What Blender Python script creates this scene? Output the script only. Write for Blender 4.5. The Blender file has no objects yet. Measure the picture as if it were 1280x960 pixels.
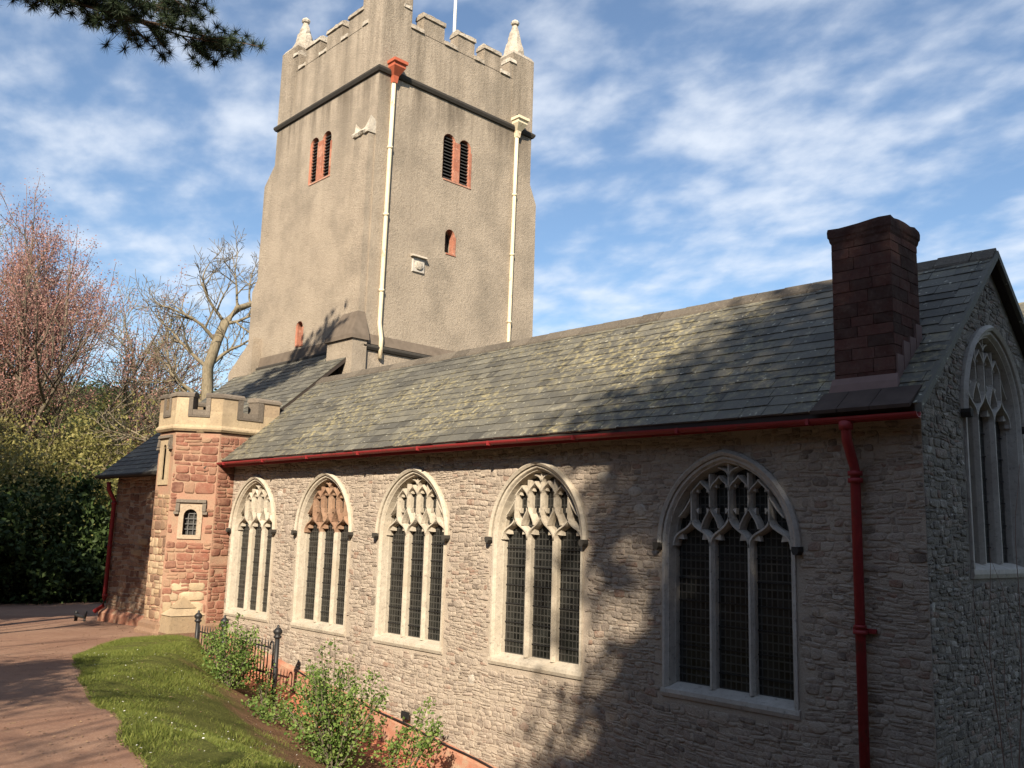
import bpy, math, random
import numpy as np
from mathutils import Vector, Matrix
from mathutils.geometry import tessellate_polygon

random.seed(11); RNG = np.random.default_rng(11)
SC = bpy.context.scene
COL = SC.collection
R = math.radians

# ------------------------------------------------------------------ camera, sky, sun, exposure
cam_d = bpy.data.cameras.new('camera'); cam = bpy.data.objects.new('camera', cam_d); COL.objects.link(cam)
cam_d.sensor_width = 36; cam_d.lens = 1128 / 1280 * 36; cam_d.clip_start = .05; cam_d.clip_end = 3000
cam.location = (0, -10, 3.6)
cam.rotation_euler = (Matrix.Rotation(R(46.68), 3, 'Z') @ Matrix.Rotation(R(99.42), 3, 'X') @ Matrix.Rotation(R(1.67), 3, 'Z')).to_euler()
SC.camera = cam
SUN = Vector((.53, -.65, .55)).normalized()
SUN_EL = math.asin(SUN.z); SUN_AZ = math.atan2(SUN.x, SUN.y)

W = bpy.data.worlds.new('World'); SC.world = W; W.use_nodes = True
nt = W.node_tree; nt.nodes.clear()
def wn(t, **k):
    n = nt.nodes.new(t)
    for a, b in k.items(): setattr(n, a, b)
    return n
out = wn('ShaderNodeOutputWorld'); bg = wn('ShaderNodeBackground'); bg.inputs['Strength'].default_value = .077
sky = wn('ShaderNodeTexSky', sky_type='NISHITA', sun_disc=False); sky.sun_elevation = SUN_EL; sky.sun_rotation = SUN_AZ
sky.air_density = 1.0; sky.dust_density = .15; sky.ozone_density = 1.6
tc = wn('ShaderNodeTexCoord'); sep = wn('ShaderNodeSeparateXYZ'); nt.links.new(tc.outputs['Generated'], sep.inputs[0])
# clouds: the view direction is projected onto a flat layer overhead, so the streaks shrink towards the horizon
zc = wn('ShaderNodeMath', operation='ADD'); zc.inputs[1].default_value = .18; nt.links.new(sep.outputs['Z'], zc.inputs[0])
zm = wn('ShaderNodeMath', operation='MAXIMUM'); zm.inputs[1].default_value = .05; nt.links.new(zc.outputs[0], zm.inputs[0])
dx = wn('ShaderNodeMath', operation='DIVIDE'); dy = wn('ShaderNodeMath', operation='DIVIDE')
for d, s in ((dx, 'X'), (dy, 'Y')):
    nt.links.new(sep.outputs[s], d.inputs[0]); nt.links.new(zm.outputs[0], d.inputs[1])
cmb = wn('ShaderNodeCombineXYZ'); nt.links.new(dx.outputs[0], cmb.inputs[0]); nt.links.new(dy.outputs[0], cmb.inputs[1])
mp = wn('ShaderNodeMapping'); mp.inputs['Rotation'].default_value = (0, 0, R(38)); mp.inputs['Scale'].default_value = (1.15, 1.5, 1)
mp.inputs['Location'].default_value = (3.7, 1.2, 0)
nt.links.new(cmb.outputs[0], mp.inputs[0])
n1 = wn('ShaderNodeTexNoise'); n1.inputs['Scale'].default_value = 1.95; n1.inputs['Detail'].default_value = 9; n1.inputs['Roughness'].default_value = .56; n1.inputs['Distortion'].default_value = .15
n2 = wn('ShaderNodeTexNoise'); n2.inputs['Scale'].default_value = 6.5; n2.inputs['Detail'].default_value = 6; n2.inputs['Roughness'].default_value = .5; n2.inputs['Distortion'].default_value = .1
for n in (n1, n2): nt.links.new(mp.outputs[0], n.inputs['Vector'])
mixn = wn('ShaderNodeMath', operation='MULTIPLY_ADD'); mixn.inputs[1].default_value = .56
half = wn('ShaderNodeMath', operation='MULTIPLY'); half.inputs[1].default_value = .44; nt.links.new(n2.outputs[0], half.inputs[0])
nt.links.new(n1.outputs[0], mixn.inputs[0]); nt.links.new(half.outputs[0], mixn.inputs[2])
ramp = wn('ShaderNodeValToRGB'); nt.links.new(mixn.outputs[0], ramp.inputs[0])
ramp.color_ramp.elements[0].position = .40; ramp.color_ramp.elements[0].color = (.07, .07, .07, 1)
ramp.color_ramp.elements[1].position = .71; ramp.color_ramp.elements[1].color = (.84, .84, .84, 1)
ramp.color_ramp.interpolation = 'EASE'
low = wn('ShaderNodeMapRange'); low.inputs[1].default_value = -.05; low.inputs[2].default_value = .2; nt.links.new(sep.outputs['Z'], low.inputs[0])
cf = wn('ShaderNodeMath', operation='MULTIPLY'); nt.links.new(ramp.outputs[0], cf.inputs[0]); nt.links.new(low.outputs[0], cf.inputs[1])
hs = wn('ShaderNodeHueSaturation'); hs.inputs['Saturation'].default_value = 1.14; hs.inputs['Value'].default_value = 1.0
nt.links.new(sky.outputs[0], hs.inputs['Color'])
mx = wn('ShaderNodeMixRGB'); mx.inputs[2].default_value = (6.4, 6.8, 7.4, 1)
nt.links.new(cf.outputs[0], mx.inputs[0]); nt.links.new(hs.outputs[0], mx.inputs[1])
nt.links.new(mx.outputs[0], bg.inputs['Color']); nt.links.new(bg.outputs[0], out.inputs[0])

sd = bpy.data.lights.new('sun', 'SUN'); sun = bpy.data.objects.new('sun', sd); COL.objects.link(sun)
sd.energy = 5.0; sd.angle = R(.53); sd.color = (1.0, .87, .68); sun.location = (20, -40, 40)
sun.rotation_euler = SUN.to_track_quat('Z', 'Y').to_euler()
SC.view_settings.view_transform = 'Standard'; SC.view_settings.look = 'None'
SC.view_settings.exposure = .95; SC.view_settings.gamma = 1; SC.view_settings.use_curve_mapping = False
SC.cycles.max_bounces = 5; SC.cycles.diffuse_bounces = 3; SC.cycles.use_denoising = True

# ------------------------------------------------------------------ materials
def mat(name):
    m = bpy.data.materials.new(name); m.use_nodes = True
    t = m.node_tree; b = t.nodes['Principled BSDF']
    return m, t, b
def nd(t, typ, ins=None, **k):
    n = t.nodes.new(typ)
    for a, b in k.items(): setattr(n, a, b)
    for a, b in (ins or {}).items():
        if isinstance(b, bpy.types.NodeSocket): t.links.new(b, n.inputs[a])
        else: n.inputs[a].default_value = b
    return n
def coord(t, scale=(1, 1, 1), rot=(0, 0, 0)):
    c = nd(t, 'ShaderNodeTexCoord'); m = nd(t, 'ShaderNodeMapping', {'Vector': c.outputs['Object'], 'Scale': scale, 'Rotation': rot})
    return m.outputs[0]
def noise(t, vec, scale, detail=4, rough=.55, dist=0):
    return nd(t, 'ShaderNodeTexNoise', {'Vector': vec, 'Scale': scale, 'Detail': detail, 'Roughness': rough, 'Distortion': dist}).outputs[0]
def cramp(t, fac, stops, interp='LINEAR'):
    r = nd(t, 'ShaderNodeValToRGB', {0: fac}); e = r.color_ramp; e.interpolation = interp
    while len(e.elements) < len(stops): e.elements.new(.5)
    for i, (p, c) in enumerate(stops):
        e.elements[i].position = p; e.elements[i].color = (*c, 1) if len(c) == 3 else c
    return r.outputs[0]
def mixc(t, fac, a, b, mode='MIX'):
    n = nd(t, 'ShaderNodeMixRGB', blend_type=mode)
    for i, x in enumerate((fac, a, b)):
        if isinstance(x, bpy.types.NodeSocket): t.links.new(x, n.inputs[i])
        else: n.inputs[i].default_value = x if i == 0 else ((*x, 1) if len(x) == 3 else x)
    return n.outputs[0]
def mrange(t, x, a, b, c=0., d=1.):
    return nd(t, 'ShaderNodeMapRange', {0: x, 1: a, 2: b, 3: c, 4: d}).outputs[0]
def mth(t, op, a, b):
    n = nd(t, 'ShaderNodeMath', operation=op)
    for i, x in enumerate((a, b)):
        if isinstance(x, bpy.types.NodeSocket): t.links.new(x, n.inputs[i])
        else: n.inputs[i].default_value = x
    return n.outputs[0]
def bump(t, b, h, strength=.5, dist=.01):
    n = nd(t, 'ShaderNodeBump', {'Height': h, 'Strength': strength, 'Distance': dist}); t.links.new(n.outputs[0], b.inputs['Normal'])
def tone(t): return nd(t, 'ShaderNodeAttribute', attribute_name='tone').outputs['Fac']
def setc(t, b, c, rough=.9, spec=.2):
    if isinstance(c, bpy.types.NodeSocket): t.links.new(c, b.inputs['Base Color'])
    else: b.inputs['Base Color'].default_value = (*c, 1)
    b.inputs['Roughness'].default_value = rough; b.inputs['Specular IOR Level'].default_value = spec

def stone_mat(name, stops, lichen=(.5, .48, .42), lich=.35, bscale=26, bd=.012, stain=None, wash=None):
    m, t, b = mat(name); v = coord(t)
    base = cramp(t, tone(t), stops)
    n = noise(t, v, 7, 8, .65); n2 = noise(t, v, bscale, 8, .68); n3 = noise(t, v, 1.3, 5, .6)
    c = mixc(t, mrange(t, n, .3, .75, 0, .75), base, mixc(t, .5, base, (.16, .13, .11)), 'MIX')
    c = mixc(t, mrange(t, n2, .56, .70, 0, lich), c, lichen)
    c = mixc(t, mrange(t, n2, .32, .45, .75, 0), c, mixc(t, .6, c, (.05, .045, .04)))
    if wash: c = mixc(t, mth(t, 'MULTIPLY', mrange(t, n, .42, .60, 0, .75), mrange(t, n3, .30, .62, .25, 1)), c, wash)
    if stain: c = mixc(t, mrange(t, n3, .48, .68, 0, .55), c, stain)
    setc(t, b, c, .95, .1); bump(t, b, mth(t, 'ADD', n2, mth(t, 'MULTIPLY', n, 1.6)), .9, bd)
    return m
M = {}
M['rubble'] = stone_mat('rubble_stone', [(0, (.15, .12, .10)), (.12, (.27, .22, .185)), (.4, (.40, .335, .28)), (.7, (.44, .37, .305)), (.86, (.34, .275, .23)), (.95, (.29, .18, .135)), (1, (.52, .47, .41))], (.54, .48, .41), .45, 30, .022, None, (.43, .365, .30))
M['gable'] = stone_mat('gable_stone', [(0, (.11, .10, .09)), (.4, (.23, .205, .18)), (.75, (.33, .30, .265)), (.9, (.24, .155, .125)), (1, (.46, .44, .40))], (.66, .65, .61), .95, 22, .024, None, (.21, .19, .165))
M['redstone'] = stone_mat('red_sandstone', [(0, (.13, .055, .04)), (.35, (.215, .085, .058)), (.7, (.27, .115, .08)), (.9, (.25, .15, .10)), (1, (.36, .24, .16))], (.55, .42, .33), .3, 24, .014, None, (.30, .16, .11))
M['buffstone'] = stone_mat('buff_sandstone', [(0, (.30, .22, .14)), (.4, (.42, .33, .215)), (.75, (.50, .40, .27)), (1, (.37, .28, .19))], (.55, .46, .33), .3, 22, .008, (.25, .19, .13))
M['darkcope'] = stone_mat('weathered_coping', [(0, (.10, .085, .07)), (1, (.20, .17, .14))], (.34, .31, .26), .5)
M['paleston'] = stone_mat('pale_limestone', [(0, (.44, .39, .32)), (1, (.58, .52, .43))], (.64, .59, .50), .5, 20, .005, (.38, .32, .24))
M['ochreston'] = stone_mat('orange_tracery_stone', [(0, (.27, .16, .105)), (1, (.40, .255, .17))], (.52, .42, .31), .4, 20, .006, (.20, .105, .07))
M['greyston'] = stone_mat('grey_window_stone', [(0, (.44, .41, .37)), (1, (.58, .55, .50))], (.62, .60, .56), .4, 20, .004, (.34, .30, .27))
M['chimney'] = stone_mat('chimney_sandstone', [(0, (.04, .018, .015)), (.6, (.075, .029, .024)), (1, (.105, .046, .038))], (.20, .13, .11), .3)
M['coprock'] = stone_mat('pale_coping_stone', [(0, (.36, .31, .25)), (1, (.60, .55, .47))], (.74, .70, .62), .5, 16, .03, (.20, .165, .13))
def mortar(name, a, c2):
    m, t, b = mat(name); v = coord(t)
    n = noise(t, v, 3, 8, .65); n2 = noise(t, v, 38, 8, .7)
    c = mixc(t, mrange(t, n, .35, .68), a, c2); c = mixc(t, mrange(t, n2, .3, .5, .6, 0), c, tuple(x * .5 for x in a))
    setc(t, b, c, .97, .1); bump(t, b, n2, .9, .015); return m
M['mortar'] = mortar('lime_mortar', (.43, .365, .30), (.35, .29, .235))
M['gmortar'] = mortar('grey_mortar', (.19, .17, .15), (.28, .255, .225))
M['rmortar'] = mortar('pink_mortar', (.38, .21, .15), (.33, .235, .165))
M['cmortar'] = mortar('dark_joint', (.085, .042, .035), (.06, .03, .026))
# tower roughcast with rain streaks that run down below the ledges
m, t, b = mat('roughcast_render'); v = coord(t); vs = coord(t, (1.5, 1.5, .14))
n = noise(t, v, 1.1, 6, .6); st = noise(t, vs, 1.6, 6, .62); fn = noise(t, v, 11, 6, .7); ff = noise(t, v, 34, 4, .65)
c = mixc(t, mrange(t, n, .35, .7), (.385, .325, .26), (.31, .262, .21))
zsep = nd(t, 'ShaderNodeSeparateXYZ', {0: coord(t)}).outputs[2]
top = mrange(t, zsep, 12.0, 18.6, .1, 1.0)
c = mixc(t, mth(t, 'MULTIPLY', mrange(t, st, .42, .66, 0, .8), top), c, (.135, .115, .09))
c = mixc(t, mrange(t, ff, .54, .68, 0, .55), c, (.52, .44, .35)); c = mixc(t, mrange(t, ff, .32, .46, .65, 0), c, (.15, .115, .09))
c = mixc(t, mrange(t, fn, .32, .46, .35, 0), c, (.24, .19, .14))
bl = noise(t, v, .55, 7, .7); c = mixc(t, mrange(t, bl, .48, .66, 0, .5), c, (.215, .185, .15))
z2 = mrange(t, zsep, 15.4, 16.5, 0, 1); z3 = mth(t, 'MULTIPLY', z2, mrange(t, zsep, 16.5, 16.55, 1, 0)); c = mixc(t, mth(t, 'MULTIPLY', z3, mrange(t, st, .38, .62, 0, .8)), c, (.12, .10, .08))
setc(t, b, c, .97, .08); bump(t, b, mth(t, 'ADD', ff, fn), .8, .03); M['render'] = m
m, t, b = mat('plinth_render'); v = coord(t); n = noise(t, v, 4, 7, .65); n2 = noise(t, v, 45, 5, .65)
c = cramp(t, n, [(.3, (.33, .13, .085)), (.5, (.38, .19, .13)), (.68, (.38, .28, .20))]); c = mixc(t, mrange(t, n2, .3, .5, .5, 0), c, (.22, .10, .07))
setc(t, b, c, .95, .1); bump(t, b, n2, .6, .01); M['plinth'] = m
# slates: tone per slate, grey-green with yellow lichen
def slate(name, lich_lo, lich_amt):
    m, t, b = mat(name); v = coord(t)
    base = cramp(t, tone(t), [(0, (.060, .057, .049)), (.4, (.105, .10, .084)), (.8, (.145, .137, .111)), (1, (.185, .174, .138))])
    n = noise(t, v, .42, 5, .6); n2 = noise(t, v, 9, 7, .7); n3 = noise(t, v, 40, 4, .6)
    c = mixc(t, mrange(t, n3, .3, .7, 0, .5), base, (.07, .068, .06))
    lf = mth(t, 'MULTIPLY', mrange(t, n, lich_lo, lich_lo + .22), mrange(t, n2, .48, .66))
    c = mixc(t, mth(t, 'MULTIPLY', lf, lich_amt), c, (.38, .325, .17))
    n5 = noise(t, v, 3.1, 6, .65)
    c = mixc(t, mrange(t, n5, .60, .70, 0, .5), c, (.27, .25, .19))
    n6 = noise(t, v, 14, 2, .5)
    c = mixc(t, mrange(t, n6, .68, .74, 0, .8), c, (.50, .48, .38))
    setc(t, b, c, .72, .35); bump(t, b, mth(t, 'ADD', n3, n2), .5, .006); return m
M['slate'] = slate('lichen_slate', .44, 1.0)
M['darkslate'] = slate('clean_slate', .5, .4)
M['ridge'] = stone_mat('ridge_tile', [(0, (.085, .075, .062)), (1, (.15, .13, .105))], (.38, .34, .25), .5)
def flat(name, col, rough=.6, spec=.4, var=.25, scale=9, metal=0):
    m, t, b = mat(name); v = coord(t); n = noise(t, v, scale, 6, .6)
    c = mixc(t, mrange(t, n, .35, .7, 0, var), col, tuple(x * .45 for x in col))
    setc(t, b, c, rough, spec); b.inputs['Metallic'].default_value = metal; bump(t, b, n, .15, .004); return m
def painted(name, col, rust, lo, rough):
    m, t, b = mat(name); v = coord(t, (1, 1, .5)); n = noise(t, v, 6, 7, .65); n2 = noise(t, v, 28, 5, .6)
    c = mixc(t, mrange(t, n2, .4, .75, 0, .4), col, tuple(x * .6 for x in col)); c = mixc(t, mrange(t, n, lo, lo + .08, 0, .9), c, rust)
    setc(t, b, c, rough, .3); bump(t, b, n2, .3, .004); return m
M['creampaint'] = painted('cream_pipe_paint', (.70, .61, .44), (.30, .15, .08), .60, .6)
M['redpaint'] = painted('red_gutter_paint', (.27, .03, .033), (.13, .035, .03), .56, .5)
M['redhopper'] = flat('orange_hopper_paint', (.46, .12, .065), .6, .3, .4)
M['lead'] = flat('dark_string_stone', (.055, .05, .045), .9, .2, .4)
M['louvre'] = flat('louvre_slate', (.05, .05, .05), .8, .2)
M['void'] = flat('dark_recess', (.015, .014, .013), .95, .1)
M['iron'] = flat('black_iron', (.018, .018, .02), .5, .4)
M['white'] = flat('white_pole', (.78, .78, .76), .5, .4, .1)
M['soffit'] = flat('dark_soffit_board', (.05, .04, .035), .85, .2)
M['stepflash'] = flat('pink_grey_flashing', (.20, .13, .115), .7, .3)
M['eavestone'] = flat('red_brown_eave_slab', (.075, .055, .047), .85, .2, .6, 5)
M['lime'] = stone_mat('limewashed_stone', [(0, (.46, .34, .25)), (1, (.60, .50, .40))], (.74, .69, .62), .9, 14, .01, (.36, .19, .13))
M['redjamb'] = stone_mat('red_jamb_stone', [(0, (.34, .12, .075)), (.6, (.42, .17, .11)), (1, (.50, .27, .19))], (.70, .58, .48), .4, 12, .008)
M['weather'] = flat('dark_weathering', (.16, .13, .105), .95, .1, .5, 5)
M['vestry'] = stone_mat('vestry_rubble', [(0, (.17, .09, .065)), (.4, (.28, .165, .115)), (.75, (.37, .25, .17)), (1, (.42, .33, .25))], (.52, .43, .34), .35)
M['brownstone'] = stone_mat('brown_sandstone', [(0, (.17, .095, .065)), (.4, (.27, .17, .11)), (.75, (.36, .25, .155)), (1, (.44, .33, .22))], (.55, .45, .34), .3)
M['ochrepale'] = stone_mat('pale_ochre_stone', [(0, (.36, .28, .20)), (1, (.50, .40, .30))], (.58, .50, .40), .5, 18, .010)
M['ironpale'] = flat('grey_iron', (.12, .12, .12), .6, .3)
# leaded glass seen through a wire guard: a rectangular lattice over dark panes
m, t, b = mat('leaded_glass'); uv = nd(t, 'ShaderNodeUVMap').outputs[0]
br = nd(t, 'ShaderNodeTexBrick', {'Vector': uv, 'Scale': 1., 'Mortar Size': .010, 'Mortar Smooth': .25, 'Brick Width': .075, 'Row Height': .105,
        'Color1': (.003, .0035, .004, 1), 'Color2': (.018, .019, .018, 1), 'Mortar': (.05, .049, .046, 1)}, offset=0.)
n = noise(t, coord(t), 5, 4, .6)
c = mixc(t, mrange(t, n, .5, .8, 0, .35), br.outputs[0], (.05, .052, .05))
setc(t, b, c, .28, .35); bump(t, b, mth(t, 'ADD', br.outputs[1], mth(t, 'MULTIPLY', n, .6)), .5, .006); M['glass'] = m
# ground
m, t, b = mat('red_tarmac'); v = coord(t); n = noise(t, v, .55, 6, .6); n2 = noise(t, v, 60, 4, .7); n3 = noise(t, v, 6, 6, .65)
c = mixc(t, mrange(t, n, .35, .68), (.20, .11, .074), (.265, .165, .115)); c = mixc(t, mrange(t, n2, .52, .72, 0, .5), c, (.42, .31, .26))
c = mixc(t, mrange(t, n3, .3, .5, .5, 0), c, (.15, .08, .06)); c = mixc(t, mrange(t, n3, .66, .72, 0, .6), c, (.30, .22, .12))
setc(t, b, c, .92, .2); bump(t, b, mth(t, 'ADD', n2, n3), .5, .012); M['path'] = m
m, t, b = mat('turf_soil'); v = coord(t); n = noise(t, v, .85, 6, .6); n2 = noise(t, v, 30, 6, .7); n3 = noise(t, v, 6, 6, .65)
c = mixc(t, mrange(t, n2, .3, .7), (.075, .085, .022), (.14, .145, .04))
sp_ = nd(t, 'ShaderNodeSeparateXYZ', {0: coord(t)}); yy = mth(t, 'ADD', mth(t, 'ADD', sp_.outputs[1], mth(t, 'MULTIPLY', sp_.outputs[0], .328)), 9.3)
yy = mth(t, 'MULTIPLY', yy, mrange(t, sp_.outputs[0], -18.2, -16.0, .3, 1))
soilf = mth(t, 'ADD', mrange(t, yy, .9, 2.9, -.30, .36), n)
soil = mixc(t, n3, (.15, .075, .045), (.23, .145, .085))
c = mixc(t, mrange(t, mth(t, 'ADD', soilf, mth(t, 'MULTIPLY', n3, .35)), .62, .86), c, soil)
setc(t, b, c, .97, .1); bump(t, b, mth(t, 'ADD', n2, n3), .9, .05); M['turf'] = m
m, t, b = mat('hill_earth'); v = coord(t); n = noise(t, v, .4, 6, .6)
setc(t, b, mixc(t, n, (.03, .04, .012), (.09, .085, .04)), .97, .1); M['earth'] = m
m, t, b = mat('gully_floor'); v = coord(t); n = noise(t, v, 2.5, 7, .65); n2 = noise(t, v, 50, 5, .65)
c = cramp(t, n, [(.3, (.33, .12, .075)), (.55, (.45, .175, .105)), (.75, (.40, .22, .14))]); c = mixc(t, mrange(t, n2, .3, .5, .35, 0), c, (.2, .09, .06))
setc(t, b, c, .95, .1); bump(t, b, n2, .5, .01); M['gully'] = m
def leafm(name, a, c2, tr=.35):
    m, t, b = mat(name); c = mixc(t, tone(t), a, c2); setc(t, b, c, .6, .25)
    tl = nd(t, 'ShaderNodeBsdfTranslucent', {'Color': c}); mxs = nd(t, 'ShaderNodeMixShader', {0: tr, 1: b.outputs[0], 2: tl.outputs[0]})
    t.links.new(mxs.outputs[0], t.nodes['Material Output'].inputs[0]); return m
M['grass'] = leafm('grass_blade', (.09, .13, .022), (.225, .24, .06), .3)
M['leaf'] = leafm('shrub_leaf', (.07, .145, .025), (.24, .32, .09))
M['holm'] = leafm('evergreen_leaf', (.02, .04, .012), (.05, .08, .02), .15)
M['scrub'] = leafm('scrub_leaf', (.17, .17, .05), (.38, .34, .13), .45)
M['ivy'] = leafm('ivy_leaf', (.022, .042, .012), (.06, .09, .025), .2)
M['bud'] = leafm('red_bud', (.33, .155, .135), (.48, .28, .235), .4)
M['olive'] = leafm('olive_bud', (.17, .15, .06), (.30, .27, .12), .3)
M['needle'] = leafm('pine_needle', (.018, .034, .018), (.045, .065, .03), .1)
M['litter'] = leafm('dead_leaf', (.10, .06, .035), (.30, .20, .12), .1)
M['petal'] = leafm('white_petal', (.7, .68, .62), (.85, .83, .8), .2)
def barkm(name, a, c2):
    m, t, b = mat(name); v = coord(t, (3, 3, 1)); n = noise(t, v, 5, 6, .65)
    setc(t, b, mixc(t, mrange(t, n, .35, .68), a, c2), .95, .1); bump(t, b, n, .7, .03); return m
M['bark'] = barkm('bark', (.10, .085, .065), (.21, .18, .135))
M['palebark'] = barkm('pale_bark', (.15, .125, .085), (.26, .22, .155))
M['redtwig'] = barkm('reddish_twig', (.16, .105, .085), (.25, .17, .135))
M['pinebark'] = barkm('pine_bark', (.08, .055, .04), (.15, .10, .075))

# ------------------------------------------------------------------ mesh helpers
def wpos(o):
    p = Vector((0, 0, 0))
    while o: p += o.location; o = o.parent
    return p
def link(name, me, parent, mats):
    for k in mats: me.materials.append(M[k])
    o = bpy.data.objects.new(name, me); COL.objects.link(o)
    if parent is not None: o.parent = parent; o.location = -wpos(parent)
    return o
class MB:
    def __init__(s): s.v = []; s.f = []; s.m = []; s.t = []; s.sm = []
    def add(s, vs, fs, mat=0, tn=.5, smooth=False):
        o = len(s.v); s.v += [tuple(x) for x in vs]
        for f in fs: s.f.append([i + o for i in f]); s.m.append(mat); s.t.append(tn); s.sm.append(smooth)
    def box(s, x0, x1, y0, y1, z0, z1, mat=0, tn=.5):
        s.add([(x, y, z) for z in (z0, z1) for y in (y0, y1) for x in (x0, x1)],
              [(0, 2, 3, 1), (4, 5, 7, 6), (0, 1, 5, 4), (1, 3, 7, 5), (3, 2, 6, 7), (2, 0, 4, 6)], mat, tn)
    def hexa(s, a, b, mat=0, tn=.5):        # two matching loops (lower, upper)
        n = len(a); s.add(list(a) + list(b), [tuple(range(n))[::-1], tuple(range(n, 2 * n))] + [(i, (i + 1) % n, n + (i + 1) % n, n + i) for i in range(n)], mat, tn)
    def loft(s, loops, mat=0, tn=.5, closed=True, cap=False, smooth=False):
        n = len(loops[0]); vs = [p for l in loops for p in l]; fs = []
        for k in range(len(loops) - 1):
            for i in range(n if closed else n - 1):
                j = (i + 1) % n; fs.append((k * n + i, k * n + j, (k + 1) * n + j, (k + 1) * n + i))
        if cap: fs += [tuple(range(n))[::-1], tuple(range((len(loops) - 1) * n, len(loops) * n))]
        s.add(vs, fs, mat, tn, smooth)
    def tube(s, pts, rad, n=8, mat=0, tn=.5, cap=True):
        pts = [Vector(p) for p in pts]; loops = []
        rad = rad if isinstance(rad, (list, tuple)) else [rad] * len(pts)
        up = Vector((.13, .27, .95)).normalized()
        for i, p in enumerate(pts):
            d = (pts[min(i + 1, len(pts) - 1)] - pts[max(i - 1, 0)]).normalized()
            a = d.cross(up if abs(d.dot(up)) < .97 else Vector((1, 0, 0))).normalized(); b2 = d.cross(a)
            loops.append([p + (a * math.cos(q) + b2 * math.sin(q)) * rad[i] for q in (2 * math.pi * k / n for k in range(n))])
        s.loft(loops, mat, tn, True, cap, n > 5)
    def sheet(s, P, mat=0, smooth=True):     # P: rows of points
        n = len(P[0]); s.add([p for r in P for p in r], [(k * n + i, k * n + i + 1, (k + 1) * n + i + 1, (k + 1) * n + i) for k in range(len(P) - 1) for i in range(n - 1)], mat, .5, smooth)
    def build(s, name, mats, parent=None, uv=None):
        me = bpy.data.meshes.new(name); me.from_pydata(s.v, [], s.f)
        me.polygons.foreach_set('material_index', s.m); me.polygons.foreach_set('use_smooth', s.sm)
        a = me.attributes.new('tone', 'FLOAT', 'FACE'); a.data.foreach_set('value', s.t)
        if uv is not None:
            l = me.uv_layers.new(name='uv'); co = [0.] * (2 * len(me.loops))
            for i, lp in enumerate(me.loops): co[2 * i], co[2 * i + 1] = uv[lp.vertex_index]
            l.data.foreach_set('uv', co)
        me.update(); return link(name, me, parent, mats)
def np_mesh(name, V, nper, mats, parent=None, tn=None):
    """V: (k*nper,3) vertices, every face made of nper consecutive ones."""
    V = np.asarray(V, dtype=np.float32).reshape(-1, 3); nf = len(V) // nper
    me = bpy.data.meshes.new(name); me.vertices.add(len(V)); me.vertices.foreach_set('co', V.ravel())
    me.loops.add(len(V)); me.loops.foreach_set('vertex_index', np.arange(len(V), dtype=np.int32))
    me.polygons.add(nf); me.polygons.foreach_set('loop_start', np.arange(0, len(V), nper, dtype=np.int32))
    a = me.attributes.new('tone', 'FLOAT', 'FACE'); a.data.foreach_set('value', (RNG.random(nf) if tn is None else tn).astype(np.float32))
    me.update(calc_edges=True); me.validate(); return link(name, me, parent, mats)
def thing(name, label, cat, loc, group=None):
    o = bpy.data.objects.new(name, None); o.empty_display_size = .3; COL.objects.link(o); o.location = loc
    return tag(o, label, cat, group)
def tag(o, label=None, cat=None, group=None, kind=None):
    for k, x in (('label', label), ('category', cat), ('group', group), ('kind', kind)):
        if x: o[k] = x
    return o
def copy_tree(o, parent=None):
    c = o.copy(); COL.objects.link(c)
    if parent is not None: c.parent = parent
    for ch in [x for x in bpy.data.objects if x.parent == o]: copy_tree(ch, c)
    return c

# a wall plane: origin, horizontal axis u, outward normal; v is up
class Pl:
    def __init__(s, o, u, n): s.o = Vector(o); s.u = Vector(u); s.n = Vector(n)
    def __call__(s, u, v, w=0): return s.o + s.u * u + Vector((0, 0, v)) + s.n * w
def inside(poly, x, y):
    c = False; j = len(poly) - 1
    for i in range(len(poly)):
        xi, yi = poly[i]; xj, yj = poly[j]
        if (yi > y) != (yj > y) and x < (xj - xi) * (y - yi) / (yj - yi) + xi: c = not c
        j = i
    return c
def face_holes(mb, pl, outer, holes, mat=0, w=0, depth=0, tn=.5):
    loops = [[Vector((x, y, 0)) for x, y in outer]] + [[Vector((x, y, 0)) for x, y in h] for h in holes]
    flat_ = [p for l in loops for p in l]
    tris = tessellate_polygon(loops)
    mb.add([pl(p.x, p.y, w) for p in flat_], [tuple(t) for t in tris], mat, tn)
    if depth:
        for h in holes: mb.loft([[pl(x, y, w) for x, y in h], [pl(x, y, w - depth) for x, y in h]], mat, tn)
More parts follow.
